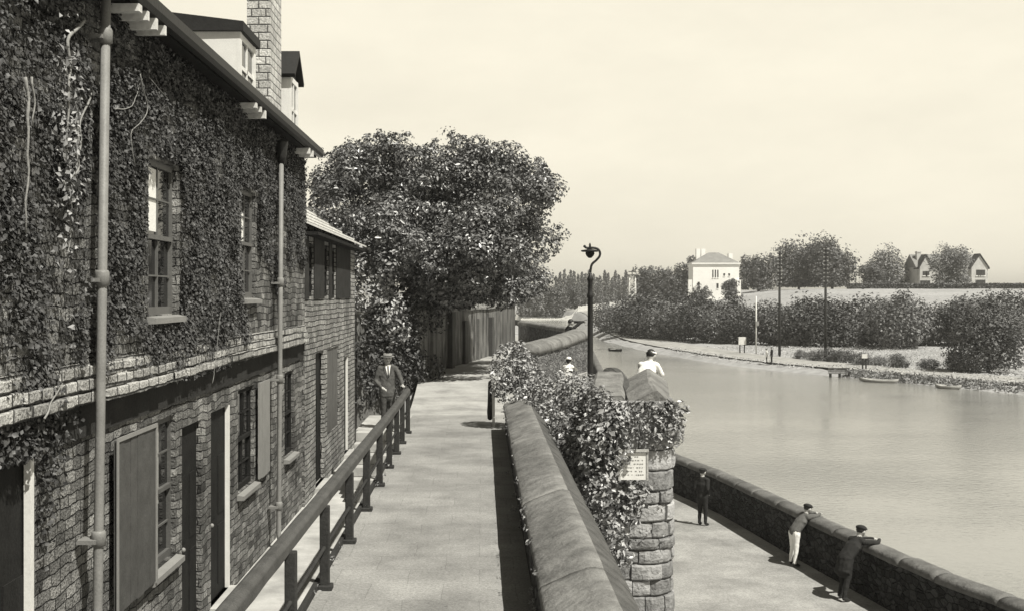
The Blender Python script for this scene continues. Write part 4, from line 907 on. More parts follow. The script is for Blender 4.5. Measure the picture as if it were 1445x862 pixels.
# ------------------------------------------------------------------ people
def person(loc, rz, H, J, zones, label, hat=None, hair=None, extra=None, group=None, vox=.017, face=True):
    """J: joints in fractions of H (x right, y forward, z up); one remeshed body, clothes coloured by zone"""
    t = empty('person', loc, label, 'person', group, rz)
    V3 = lambda p: Vector(p)*H
    B = []                                             # (p0, p1, r0, r1, zone, flatten axis)
    def bone(a, b, r0, r1, zn, sc=1): B.append((V3(a), V3(b), r0*H, r1*H, zn, sc))
    hip, chest, neck, head = J['hip'], J['chest'], J['neck'], J['head']
    for s_ in ('L', 'R'):
        bone(J['hip'+s_], J['knee'+s_], .058, .040, 'legs'); bone(J['knee'+s_], J['ank'+s_], .039, .025, J.get('shin', 'legs'))
        bone(J['ank'+s_], J['toe'+s_], .027, .020, 'shoes')
        bone(J['sho'+s_], J['elb'+s_], .037, .030, 'top'); bone(J['elb'+s_], J['wri'+s_], .029, .021, J.get('fore', 'top'))
        bone(J['wri'+s_], J['han'+s_], .019, .015, 'skin')
        bone(neck, J['sho'+s_], .038, .037, 'top')
    n0 = Vector(neck); c0 = Vector(chest); h0 = Vector(hip)
    side = (Vector(J['shoR'])-Vector(J['shoL'])).normalized()
    bone(h0, c0, .064, .070, 'top', 1.62); bone(c0, n0-(n0-c0)*.15, .070, .044, 'top', 1.75)
    if J.get('coat'): bone(h0, h0+Vector(J['coat']), .068, .073, 'top', 1.55)
    bone(neck, Vector(head)-(Vector(head)-n0)*.35, .033, .031, 'skin')
    bm = bmesh.new(); zones_all = []
    for a, b, r0, r1, zn, sc in B:
        d = b-a; L_ = max(d.length, 1e-4); q = Vector((0, 0, 1)).rotation_difference(d)
        rings = [(-r0*.99, .12*r0), (-r0*.7, .71*r0), (0, r0), (L_*.5, (r0+r1)/2), (L_, r1), (L_+r1*.7, .71*r1), (L_+r1*.99, .12*r1)]
        prev = None; n = 12
        for z, r in rings:
            ring = []
            for k in range(n):
                o_ = q @ Vector((r*math.cos(2*math.pi*k/n), r*math.sin(2*math.pi*k/n), 0)); o_ += side*o_.dot(side)*(sc-1)
                ring.append(bm.verts.new(a+o_+q @ Vector((0, 0, z))))
            if prev:
                for k in range(n): bm.faces.new((prev[k], prev[(k+1) % n], ring[(k+1) % n], ring[k]))
            else: bm.faces.new(ring[::-1])
            prev = ring
        bm.faces.new(prev)
    hd = V3(head); fw = Vector(J.get('look', (0, 1, 0))).normalized(); upv = (Vector((0, 0, 1))-fw*fw.z).normalized(); rt = fw.cross(upv)
    def ell(c, r):
        g = bmesh.ops.create_icosphere(bm, subdivisions=3, radius=1)['verts']
        for v in g: v.co = c+rt*v.co.x*r[0]+fw*v.co.y*r[1]+upv*v.co.z*r[2]
    hs = H*.066
    ell(hd, (hs*.76, hs*.92, hs*1.0)); ell(hd+fw*hs*.3-upv*hs*.6, (hs*.5, hs*.58, hs*.46))
    ell(hd+fw*hs*.98-upv*hs*.2, (hs*.13, hs*.2, hs*.26))
    for s_ in (-1, 1): ell(hd+rt*s_*hs*.8-upv*hs*.12-fw*.05*hs, (hs*.12, hs*.2, hs*.3))
    me = bpy.data.meshes.new('src'); bm.to_mesh(me); bm.free()
    src = bpy.data.objects.new('src', me); col.objects.link(src)
    r_ = src.modifiers.new('r', 'REMESH'); r_.mode = 'VOXEL'; r_.voxel_size = vox
    s2 = src.modifiers.new('s', 'SMOOTH'); s2.iterations = 2; s2.factor = .5
    dg = bpy.context.evaluated_depsgraph_get(); body = bpy.data.meshes.new_from_object(src.evaluated_get(dg)); body.name = 'body'
    bpy.data.objects.remove(src)
    bm = bmesh.new(); bm.from_mesh(body)
    # fingers and thumb on each hand, rooted in the palm
    nb = len(bm.faces)
    for s_ in ('L', 'R'):
        w0, h1 = V3(J['wri'+s_]), V3(J['han'+s_]); d = (h1-w0).normalized(); sd = d.cross(Vector((0, 0, 1)))
        if sd.length < .2: sd = d.cross(Vector((0, 1, 0)))
        sd.normalize(); dn = Vector((0, 0, -1)) if abs(d.z) < .7 else Vector((0, 1, 0)); dn = (dn-d*dn.dot(d)).normalized()
        for k, (o_, l_) in enumerate(((-.017, .034), (-.006, .042), (.006, .040), (.016, .030), (.02, .026))):
            a = h1+sd*o_*H*.9; l = l_*H
            if k == 4: a = w0.lerp(h1, .5)+sd*.014*H; pts = [a, a+sd*l*.6+d*l*.4, a+sd*l*.7+d*l*1.0]
            else: pts = [a-d*.01*H, a+d*l*.55, a+d*l*.9+dn*l*.45]
            pr = None; n = 6
            for i, p_ in enumerate(pts):
                tt = (pts[min(i+1, 2)]-pts[max(i-1, 0)]).normalized(); aa = tt.orthogonal().normalized(); bb = tt.cross(aa); rr_ = (.0052, .0048, .0036)[i]*H
                ring = [bm.verts.new(p_+(aa*math.cos(2*math.pi*q/n)+bb*math.sin(2*math.pi*q/n))*rr_) for q in range(n)]
                if pr:
                    for q in range(n): bm.faces.new((pr[q], pr[(q+1) % n], ring[(q+1) % n], ring[q]))
                pr = ring
            bm.faces.new(pr)
    zn = ['skin', 'top', 'legs', 'shoes', 'shin', 'fore']; zi = {z: i for i, z in enumerate(zn)}
    bm.faces.ensure_lookup_table()
    for i, f in enumerate(bm.faces):
        f.smooth = True
        if i >= nb: f.material_index = 0; continue
        c = f.calc_center_median(); best, bz = 9e9, 'skin'
        if (c-hd).length < hs*1.15 and (c-V3(neck)).dot((hd-V3(neck)).normalized()) > .035*H: f.material_index = 0; continue
        for a, b, r0, r1, z, sc in B:
            d = b-a; tt = max(0, min(1, (c-a).dot(d)/max(d.length_squared, 1e-9))); e_ = c-(a+d*tt); e_ = e_-side*e_.dot(side)*(1-1/sc); dd = e_.length/(r0+(r1-r0)*tt)
            if dd < best: best, bz = dd, z
        f.material_index = zi[bz]
    for v in bm.verts:                                 # folds in the clothes
        if v.link_faces and all(f.material_index != 0 for f in v.link_faces): v.co += v.normal*(mnoise.noise(v.co*Vector((9, 9, 5)).length*.8)*.008+mnoise.noise(v.co*22)*.005)
    bm.to_mesh(body); bm.free()
    for z in zn: body.materials.append(MATS[zones.get(z, zones.get('legs' if z == 'shin' else 'top'))])
    o = bpy.data.objects.new('body', body); col.objects.link(o); o.parent = t
    def part(name, m_, mt):
        me = bpy.data.meshes.new(name); me.from_pydata([tuple(v) for v in m_.v], [], m_.f); me.materials.append(MATS[mt]); me.polygons.foreach_set('use_smooth', m_.sm)
        q = bpy.data.objects.new(name, me); col.objects.link(q); q.parent = t; return q
    if extra == 'suit':                                # shirt front, tie and lapels lying on the chest
        from mathutils.bvhtree import BVHTree
        bv = BVHTree.FromPolygons([v.co for v in body.vertices], [tuple(p_.vertices) for p_ in body.polygons])
        def onb(x, z, d_):
            h_ = bv.ray_cast(Vector((x*H, .5, z*H)), Vector((0, -1, 0))); return (h_[0] if h_[0] else Vector((x*H, .1, z*H)))+Vector((0, d_, 0))
        def patch(name, L_, mt, d_, n=6):
            m = MB(); vs_ = []
            for (xa, xb, z) in L_:
                for k in range(n+1): vs_.append(onb(xa+(xb-xa)*k/n, z, d_))
            m.add(vs_, [(i*(n+1)+k, i*(n+1)+k+1, (i+1)*(n+1)+k+1, (i+1)*(n+1)+k) for i in range(len(L_)-1) for k in range(n)], 0, True); part(name, m, mt)
        zz = np.linspace(.835, .655, 9); patch('shirt_front', [(-.038*(z-.65)/.185, .038*(z-.65)/.185, z) for z in zz], 'white_cloth', .006)
        zz = np.linspace(.825, .665, 9); patch('tie', [(-.009, .009, z) for z in zz], 'dark_cloth', .011, 2)
        for s_ in (-1, 1):
            zz = np.linspace(.82, .655, 9); patch('lapel', [(s_*(.034*(z-.65)/.17), s_*(.034*(z-.65)/.17+.03*min(1, (z-.65)/.1)+.002), z) for z in zz], 'trouser_cloth', .009, 3)
    def headframe(m_):                                 # from head axes to person space
        m_.v = [tuple(hd+rt*v[0]*hs+fw*v[1]*hs+upv*v[2]*hs) for v in m_.v]; return m_
    if face:
        m = MB()
        for s_ in (-1, 1): m.ell((s_*.33, .80, .06), (.13, .1, .075), 8)
        m.box(-.22, .22, .84, .9, -.52, -.45); part('eyes_and_mouth', headframe(m), 'hair')
    if hair:
        m = MB(); m.ell((0, -.14, .2), (.84, .92, .9) if hair == 'short' else (.92, .95, .98), 14)
        if hair == 'long': m.ell((0, -.5, -.3), (.75, .5, .7), 12)
        part('hair', headframe(m), 'hair')
    if hat == 'boater':
        m = MB(); m.lathe([(.95, .42), (.93, .62)], n=18); part('hat_band', headframe(m), 'dark_cloth')
        m = MB(); m.lathe([(1.38, .38), (1.38, .44), (.9, .45), (.9, .9), (.8, .97), (.1, .98)], n=18); part('hat', headframe(m), 'mid_cloth')
    elif hat == 'cap':
        m = MB(); m.ell((0, -.1, .52), (1.0, 1.08, .55), 14); m.ell((0, .85, .42), (.62, .5, .09), 12); part('cap', headframe(m), 'dark_cloth')
    elif hat == 'bonnet':
        m = MB(); m.ell((0, -.1, .42), (1.0, 1.05, .72), 14); m.lathe([(1.25, .2), (1.3, .26), (.9, .34)], n=16); part('hat', headframe(m), 'white_cloth')
        m = MB(); m.lathe([(1.03, .3), (1.02, .46)], n=16); part('hat_band', headframe(m), 'dark_cloth')
    elif hat == 'headband':
        m = MB(); m.lathe([(.97, .25), (.95, .52)], n=16); part('headband', headframe(m), 'white_cloth')
    return t
def stand(**kw):
    J = dict(hip=(0, 0, .53), hipL=(-.05, 0, .50), hipR=(.05, 0, .50), kneeL=(-.055, .012, .28), kneeR=(.055, .012, .28), ankL=(-.058, -.005, .045), ankR=(.058, -.005, .045), toeL=(-.07, .075, .02), toeR=(.07, .075, .02),
             chest=(0, 0, .70), neck=(0, -.005, .82), head=(0, .012, .925), shoL=(-.105, 0, .795), shoR=(.105, 0, .795), elbL=(-.135, -.01, .63), elbR=(.135, -.01, .63), wriL=(-.14, .04, .49), wriR=(.14, .04, .49), hanL=(-.14, .06, .45), hanR=(.14, .06, .45))
    J.update(kw); return J
def lean(fwd, reach, hz=.66, back=.12):
    """bent forward from the hips with both forearms on a ledge at height hz"""
    a = R(fwd); hip = Vector((0, -back, .51)); up = Vector((0, math.sin(a), math.cos(a)))
    P = lambda x, l: tuple(hip+up*l+Vector((x, 0, 0)))
    hd = hip+up*.30+Vector((0, math.sin(a*.6)*.105, math.cos(a*.6)*.105))
    return stand(hip=tuple(hip), hipL=(-.05, -back, .49), hipR=(.05, -back, .49), kneeL=(-.06, -back*.9+.01, .275), kneeR=(.06, -back*1.1, .275), ankL=(-.075, -back*1.1, .045), ankR=(.07, -back*1.5, .045), toeL=(-.09, -back*1.1+.08, .02), toeR=(.08, -back*1.5+.08, .02),
                 chest=P(0, .17), neck=P(0, .30), head=tuple(hd), shoL=P(-.1, .27), shoR=P(.1, .27), elbL=(-.14, reach-.13, hz+.04), elbR=(.14, reach-.13, hz+.04), wriL=(-.05, reach, hz+.045), wriR=(.04, reach+.01, hz+.05), hanL=(-.015, reach+.035, hz+.035), hanR=(.0, reach+.05, hz+.045), look=(0, 1, -.25))
# the man by the railing, hand resting on its end
b = Vector((-2.12, 25.45, -.005))
person(tuple(b), R(196), 1.70, stand(elbR=(.16, -.01, .635), wriR=(.10, .11, .55), hanR=(.065, .14, .53), elbL=(-.165, .08, .655), wriL=(-.152, .235, .585), hanL=(-.155, .275, .575), chest=(0, -.01, .7), coat=(0, 0, -.1), look=(.1, 1, -.08)),
       dict(skin='skin', top='suit_cloth', legs='trouser_cloth', shoes='leather'), 'man in a grey suit and straw boater standing by the railing end', hat='boater', hair='short', extra='suit')
# boys on the quay
QZ = -2.99
person((5.72, 29.4, QZ), R(-40), 1.5, stand(elbL=(-.12, -.04, .64), wriL=(-.06, .07, .53), hanL=(-.03, .10, .52), elbR=(.13, -.05, .64), wriR=(.07, .07, .53), hanR=(.04, .10, .51), coat=(0, 0, -.06), look=(.1, 1, -.1)),
       dict(skin='skin', top='dark_cloth', legs='dark_cloth', shoes='leather'), 'boy in dark clothes and flat cap standing upright on the quay', hat='cap', hair='short')
person((7.04, 25.1, QZ), R(-68), 1.5, lean(42, .32, .695, .1), dict(skin='skin', top='grey_cloth', legs='white_cloth', shoes='leather', shin='white_cloth'), 'person in grey jersey, cap and pale trousers leaning on the river wall', hat='cap', hair='short')
person((7.42, 22.4, QZ), R(-62), 1.62, dict(lean(46, .32, .635, .2), coat=(0, -.05, -.16)), dict(skin='skin', top='dark_cloth', legs='dark_cloth', shoes='leather', shin='stocking'), 'person in long dark coat and cap bending over the river wall nearest the camera', hat='cap', hair='short')
# people on the landing
person((2.95, 20.5, .62), R(-32), 1.55, lean(44, .30, .56, .08), dict(skin='skin', top='white_cloth', legs='grey_cloth', shoes='leather', fore='white_cloth'), 'person in a white shirt with dark hair and white headband leaning on the tower coping', hat='headband', hair='short')
person((2.05, 27.3, .36), R(-30), 1.17, lean(20, .3, .66, .03), dict(skin='skin', top='white_cloth', legs='mid_cloth', shoes='leather', fore='white_cloth'), 'girl in a white blouse and banded sun hat half hidden behind the ivy', hat='bonnet', hair='long')
person(tuple(at(800, 500, 39.6))[:2]+(.42,), R(-62), 1.78, lean(20, .36, .86, .03), dict(skin='skin', top='dark_cloth', legs='dark_cloth', shoes='leather'), 'bare-headed man in dark jacket leaning on the far end of the sloping parapet', hair='short')

# ------------------------------------------------------------------ far bank
def gz(x, y): return float(ground_z(np.array([float(x)]), np.array([float(y)]))[0])
def ft(px, py, Y): v = at(px, py, Y); return (v.x, Y, gz(v.x, Y))
# towing path and the pale fence beyond the bend
def ribbon(name, pts, wd, mt, kind='structure', up=.05):
    P = smooth_path(pts, 6); m = MB(); vs_ = []
    for i, p in enumerate(P):
        t = Vector((P[min(i+1, len(P)-1)][0]-P[max(i-1, 0)][0], P[min(i+1, len(P)-1)][1]-P[max(i-1, 0)][1], 0)).normalized(); r = Vector((t.y, -t.x, 0))
        for s_ in (-wd/2, 0, wd/2): q = Vector((p[0], p[1], 0))+r*s_; vs_.append((q.x, q.y, max(gz(q.x, q.y), WZ+.25)+up))
    m.add(vs_, [(i*3+k, i*3+k+1, i*3+k+4, i*3+k+3) for i in range(len(P)-1) for k in (0, 1)], 0, True); return tag(m.build(name, mt), kind=kind)
ribbon('towpath', [(x+4.6, y+1) for x, y in [(41, 86), (33, 104), (25.5, 125), (20.8, 165), (20.5, 206), (23, 260), (27, 330), (25, 420)]], 5.4, 'lane_dust', up=.1)
# hedge of bushes along the far bank
BV = []
def bush(kind, r, h, n, leaf, seed):
    cs, rr = crown_clumps((0, 0, h*.48), (r*.85, r*.7, h*.5), n, r*.3, low=-.9); c2, r2 = crown_clumps((0, 0, h*.4), (r*.5, r*.4, h*.35), n//3, r*.35); P, Nn = blob_points(cs+c2, rr+r2, [42]*(n+n//3)); k = P[:, 2] > .0
    return P[k], Nn[k]
for k in range(4):
    P, Nn = bush(k, 3.4+.5*(k % 2), 5.2, 60, .42, k); o = leaves('riverside_bush', P, Nn, .33, ('far_leaf', 'mid_leaf', 'far_leaf', 'olive_leaf')[k], None, flat=.55); BV.append(o)
hedge = []
for px, Y in [(852, 205), (868, 195), (884, 188), (902, 182), (920, 176), (940, 172), (960, 168), (982, 164), (1004, 161), (1026, 158), (1049, 155), (1072, 153), (1094, 151), (1117, 149), (1140, 147), (1164, 146), (1188, 145), (1213, 144), (1238, 143), (1263, 142), (1290, 141), (1316, 140), (1342, 139), (1370, 138), (1400, 137), (1430, 136)]:
    hedge.append((px+random.uniform(-4, 4), Y+3, random.uniform(.72, 1.3)))
for px, Y in [(910, 190), (970, 178), (1030, 168), (1085, 163), (1150, 158), (1220, 154), (1280, 152), (1350, 150), (1420, 150)]: hedge.append((px, Y+4, random.uniform(1.05, 1.45)))
used = set()
for i, (px, Y, s_) in enumerate(hedge):
    k = i % 4; x = (px-PX)/F*Y
    if k in used: o = BV[k].copy(); col.objects.link(o)
    else: o = BV[k]; used.add(k)
    if px < 880: s_ *= .8
    if px > 1180 and s_ > .95: s_ *= .84
    o.location = (x, Y, gz(x, Y)-.1); o.rotation_euler = (0, 0, random.uniform(0, 6.28)); o.scale = (s_*random.uniform(.95, 1.2), s_*random.uniform(.9, 1.1), s_)
    tag(o, 'dense bush in the long dark hedge along the far riverbank', 'bush', 'bushes of the far riverbank hedge')
o = BV[1].copy(); col.objects.link(o); x, y, z = ft(1283, 0, 136); o.location = (x, 139, gz(x, 139)); o.scale = (1.15, 1, 1.28); tag(o, 'tallest peaked dark bush rising above the far riverbank hedge', 'bush', 'bushes of the far riverbank hedge')
# scrub on the rough bank and reeds
for i, (px, Y, s_) in enumerate([(1168, 118, .3), (1148, 120, .22), (1190, 116, .28), (1215, 112, .25), (1268, 108, .28), (1240, 111, .2), (1352, 104, .34), (1310, 106, .2), (1130, 124, .2), (1375, 101, .42)]):
    o = BV[i % 4].copy(); col.objects.link(o); x = (px-PX)/F*Y; o.location = (x, Y, gz(x, Y)-.1); o.rotation_euler = (0, 0, i*1.3); o.scale = (s_*1.5, s_*1.2, s_)
    tag(o, 'small scrubby bush on the rough grass bank across the river', 'bush', 'scrub on the far bank grass')
n = 26000; idx = rng.integers(0, len(FAR)-1, n); fa = np.array(FAR); 
GXr = rng.uniform(24, 85, n); GYr = rng.uniform(80, 150, n); ok = ~in_poly(GXr, GYr, RIVX); df = dist_poly(GXr, GYr, FAR); ok &= (df > 1.0) & (df < 30) & ~((df > 3.2) & (df < 7.4) & (GYr > 112))
GXr, GYr = GXr[ok], GYr[ok]; zr = ground_z(GXr, GYr)
o = leaves('grass', np.stack([GXr, GYr, zr+.12], 1), np.tile([.0, -.35, 1.], (len(GXr), 1)), .2, 'grass_blade', None, flat=.55, aspect=.5); tag(o, kind='stuff')
reeds = []
for a, b in zip(FAR[:-1], FAR[1:]):
    if 84 < a[1] < 101:
        for k in range(300):
            t_ = random.random(); x = a[0]+(b[0]-a[0])*t_+random.gauss(.7, .5); y = a[1]+(b[1]-a[1])*t_+random.gauss(.3, .4); reeds.append((x, y, WZ+random.uniform(.1, .8)))
o = leaves('reeds', reeds, np.tile([.0, -1., .1], (len(reeds), 1)), .32, 'far_leaf_pale', None, flat=.5, aspect=.35); tag(o, kind='stuff')
# tree at the right edge of the bank
x, y, z = ft(1394, 0, 101); tree('bank_tree', (x, y, z), 3-(428-415)/F*100, 3.3, 3.0, 'dark spreading tree at the water edge on the right of the far bank', material='far_leaf', n=60, per=40, leaf=.34, low=.04, trunk=.2)
# trees of the skyline
def sk(px0, px1, pt, Y, label, material='far_leaf', **k):
    xc = (px0+px1)/2; x = (xc-PX)/F*Y; z = gz(x, Y); top = CH-(pt-PY)/F*Y; rx = (px1-px0)/2/F*Y*1.08; k['low'] = -.04; k['n'] = int(k['n']*1.7); top += .4
    tree(k.pop('name', 'skyline_tree'), (x, Y, z), top, rx, rx*.8, label, material=material, trunk=.35, **k)
sk(1044, 1096, 352, 285, 'rounded dark tree just right of the white villa', n=55, leaf=.75, low=.05)
sk(1092, 1162, 334, 290, 'tall full tree behind the left telegraph pole', n=80, leaf=.8, low=.08)
sk(1142, 1206, 332, 282, 'tall rounded tree behind the right telegraph pole', n=80, leaf=.8, low=.08)
sk(1222, 1280, 347, 280, 'paler open tree standing alone between the big pair and the gabled house', 'far_leaf_pale', n=55, leaf=.7, low=.12)
sk(1214, 1250, 375, 276, 'low dark bush at the foot of the lone open tree', n=30, leaf=.65, low=.02)
sk(1316, 1370, 350, 262, 'spreading garden tree between the two gables of the big house', 'far_leaf_pale', n=60, leaf=.6, low=.12)
sk(952, 984, 368, 300, 'dark tree touching the left side of the white villa', n=45, leaf=.75, low=.04)
sk(918, 956, 377, 318, 'broad dark tree second left of the white villa', n=45, leaf=.8, low=.03)
sk(892, 926, 374, 330, 'dark tree right behind the white lattice tower', n=45, leaf=.8, low=.03)
sk(936, 966, 385, 300, 'small bushy tree between two dark trees left of the villa', n=35, leaf=.7, low=.03)
sk(1018, 1042, 394, 262, 'small garden bush in front of the white villa', n=25, leaf=.5, low=.02)
sk(972, 1004, 404, 262, 'low dark shrub by the villa wall', n=20, leaf=.5, low=.02)
def poplar():
    t = empty('poplar_tree', (0, 0, 0), 'tall narrow poplar in the row on the skyline behind the lamp post', 'tree', 'poplars on the skyline')
    m = MB(); m.tube([(0, 0, -.3), (0, 0, 5), (0, 0, 10)], [.25, .18, .05], 6); m.build('trunk', 'bark', t)
    cs = []; rr = []
    for k in range(34): z = .8+k*.31; r = 1.25*math.sin(min(1, (z+1)/4.5)*1.57)*(1-max(0, (z-6)/6.2))**.7; a = k*2.4; cs.append((math.cos(a)*r*.6, math.sin(a)*r*.6, z)); rr.append(max(.3, r*.6))
    P, Nn = blob_points(cs, rr, [26]*len(cs)); leaves('crown', P, Nn, .6, 'poplar_leaf', t, flat=.3); return t
pp = poplar()
for i in range(20):
    px = 785+i*5.2+random.uniform(-1, 1); Y = 405+random.uniform(-12, 12); x = (px-PX)/F*Y
    o = pp if i == 0 else copy_tree(pp); top = CH-(384+random.uniform(-4, 8)-PY)/F*Y; z = gz(x, Y); s_ = (top-z)/11.3; o.location = (x, Y, z); o.scale = (.85, .85, s_); o.rotation_euler = (0, 0, i)
sk(765, 800, 398, 380, 'dark low tree left of the poplar row', n=40, leaf=.9, low=.03); sk(800, 822, 404, 385, 'small dark bush before the poplar row', n=25, leaf=.8, low=.02)
sk(730, 772, 402, 390, 'distant bushy tree showing under the big tree crown', 'poplar_leaf', n=40, leaf=.9, low=.02)
# pale fence along the far bend
P = [((px-PX)/F*340, 340+(px-880)*.0) for px in range(735, 990, 9)]
t = empty('picket_fence', (P[len(P)//2][0], 340, 0), 'long pale paling fence below the poplars on the far bend', 'fence')
m = MB(); m2 = MB()
for a, b in zip(P[:-1], P[1:]):
    za, zb_ = gz(*a), gz(*b); m.quad((a[0], a[1], za+.5), (b[0], b[1], zb_+.5), (b[0], b[1], zb_+.7), (a[0], a[1], za+.7)); m.quad((a[0], a[1], za+1.3), (b[0], b[1], zb_+1.3), (b[0], b[1], zb_+1.5), (a[0], a[1], za+1.5))
    for k in range(5): f = k/5; x = a[0]+(b[0]-a[0])*f; m2.box(x, x+.26, a[1]-.06, a[1]-.01, min(za, zb_)-.1, za+1.75+random.uniform(-.1, .1))
m.build('rail', 'far_white', t); m2.build('paling', 'far_white', t)
# white villa
Y0 = 268; e = lambda px, py: at(px, py, Y0)
x0, x1 = e(978, 0).x, e(1043, 0).x; zb_ = gz((x0+x1)/2, Y0)-.4; ze = e(0, 373).z
v = empty('white_villa', ((x0+x1)/2, Y0+4, zb_), 'white square villa with grey hipped roof and triple window on the hill', 'house')
m = MB(); m.box(x0, x1, Y0, Y0+6, zb_, ze); m.build('wall', 'far_white', v)
m = MB(); m.box(x0-.35, x1+.35, Y0-.35, Y0+6.3, ze, ze+.3); m.build('cornice', 'far_white', v)
m = MB(); zt = e(0, 356).z; a, b, c, d = (x0-.2, Y0-.2, ze+.3), (x1+.2, Y0-.2, ze+.3), (x1+.2, Y0+6.2, ze+.3), (x0-.2, Y0+6.2, ze+.3); r0, r1 = ((x0+x1)/2-1.2, Y0+3, zt), ((x0+x1)/2+1.2, Y0+3, zt)
m.add([a, b, c, d, r0, r1], [(0, 1, 5, 4), (1, 2, 5), (2, 3, 4, 5), (3, 0, 4)]); rf = m.build('roof', 'far_roof', v)
for px in (989, 996, 1035): p_ = e(px, 0).x; m = MB(); m.box(p_-.5, p_+.5, Y0+3, Y0+4.2, ze+.3, zt+(.9 if px < 1000 else -.2)); m.build('chimney', 'far_white', rf)
for px, w_, a, b in [(1006, .15, 381, 392), (1009.5, .15, 381, 392), (1013, .15, 381, 392), (1022, .22, 386, 389.5), (1029, .22, 386, 389.5), (1012.5, .25, 400, 407), (986, .25, 398, 408)]:
    p_ = e(px, 0).x; m = MB(); m.box(p_-w_, p_+w_, Y0-.02, Y0+.02, e(0, b).z, e(0, a).z); f = m.build('window', 'far_dark', v); m = MB(); m.box(p_-w_-.04, p_+w_+.04, Y0-.12, Y0-.022, e(0, b).z-.18, e(0, b).z); m.build('sill', 'far_white', f)
for px in (973.5, 1042): p_ = e(px, 0).x; m = MB(); m.box(p_-.5, p_+.4, Y0-.8, Y0-.01, zb_, e(0, 395).z); m.build('porch_pier', 'far_white', v)
# gabled brick house
Y0 = 272; e = lambda px, py: at(px, py, Y0)
x0, x1 = e(1296, 0).x, e(1394, 0).x; zb_ = gz((x0+x1)/2, Y0)-.5; ze = e(0, 377).z
v = empty('gabled_house', ((x0+x1)/2, Y0+4, zb_), 'large house with two steep gables and dark bargeboards on the hill', 'house')
m = MB(); m.box(x0, x1, Y0+1, Y0+9, zb_, ze)
for a, b, tp in ((1298, 1316, 361), (1371, 1394, 360)):
    xa, xb = e(a, 0).x, e(b, 0).x; m.extr([(xa, Y0, zb_), (xb, Y0, zb_), (xb, Y0, ze), ((xa+xb)/2, Y0, e(0, tp+1).z), (xa, Y0, ze)], (0, 3, 0))
m.build('wall', 'far_brick', v)
m = MB(); m.extr([(x0-.3, Y0+.8, ze), (x0-.3, Y0+5, ze+3.2), (x0-.3, Y0+9.2, ze)], (x1-x0+.6, 0, 0)); rf = m.build('roof', 'far_roof', v)
for a, b, tp in ((1298, 1316, 361), (1371, 1394, 360)):
    xa, xb = e(a, 0).x, e(b, 0).x; xm = (xa+xb)/2; zt = e(0, tp).z; m = MB()
    for q in ((xa-.35, xm), (xb+.35, xm)): m.extr([(q[0], Y0-.3, ze-.5), (q[1], Y0-.3, zt), (q[1], Y0-.3, zt+.35), (q[0]+(.0), Y0-.3, ze-.15)], (0, 3.4, 0))
    m.build('bargeboard', 'far_dark', v)
for px in (1303.5, 1369): p_ = e(px, 0).x; m = MB(); m.box(p_-.5, p_+.5, Y0+3, Y0+4, ze, e(0, 354).z); m.box(p_-.6, p_+.6, Y0+2.9, Y0+4.1, e(0, 356).z, e(0, 355).z); m.build('chimney', 'far_brick', rf)
for px, a, b, w_ in [(1305, 383, 389, .5), (1309, 383, 389, .4), (1302, 396, 403, .6), (1309, 396, 403, .6), (1379, 381, 389, .28), (1382, 381, 389, .28), (1385, 381, 389, .28), (1388.5, 381, 389, .28), (1380, 395, 402, .6), (1387, 395, 402, .6)]:
    p_ = e(px, 0).x; m = MB(); m.box(p_-w_, p_+w_, Y0-.03, Y0+.02, e(0, b).z, e(0, a).z); f = m.build('window', 'far_dark', v); m = MB(); m.box(p_-w_-.1, p_+w_+.1, Y0-.15, Y0-.032, e(0, b).z-.2, e(0, b).z); m.build('sill', 'far_white', f)
# clipped hedge along the crest
P = []
for px in np.arange(1196, 1470, .5): Y = 258; x = (px-PX)/F*Y; z = gz(x, Y); P += [(x, Y+random.uniform(-.5, .5), z+random.uniform(0, 1.25)) for _ in range(14)]
o = leaves('clipped_hedge', P, np.tile([0, -.3, 1.], (len(P), 1)), .5, 'far_leaf', None, origin=((1330-PX)/F*258, 258, 3), flat=.3); tag(o, 'low dark clipped hedge along the crest of the field before the gabled house', 'hedge')
# lattice tower
x, y, z = ft(892, 0, 296); t = empty('lattice_tower', (x, y, z), 'white lattice pylon tower standing by the far trees', 'tower'); top = CH-(389-PY)/F*296; m = MB()
h_ = top-z
for sx_, sy_ in ((-1, -1), (1, -1), (1, 1), (-1, 1)): m.tube([(x+sx_*.95, y+sy_*.95, z-.2), (x+sx_*.75, y+sy_*.75, top)], .15, 5)
for k in range(6):
    za, zc_ = z+h_*k/6, z+h_*(k+1)/6
    for sy_ in (-.9, .9): m.tube([(x-.85, y+sy_, za), (x+.85, y+sy_, zc_)], .07, 4); m.tube([(x+.85, y+sy_, za), (x-.85, y+sy_, zc_)], .07, 4)
m.build('lattice_frame', 'metal_white', t); m = MB(); m.box(x-1.5, x+1.5, y-1.2, y+1.2, top, top+.2); m.box(x-.9, x+.9, y-.8, y+.8, top+.9, top+1.1); m.box(x-.1, x+.1, y-.1, y+.1, top+.2, top+1.4); m.build('platform', 'far_dark', t)
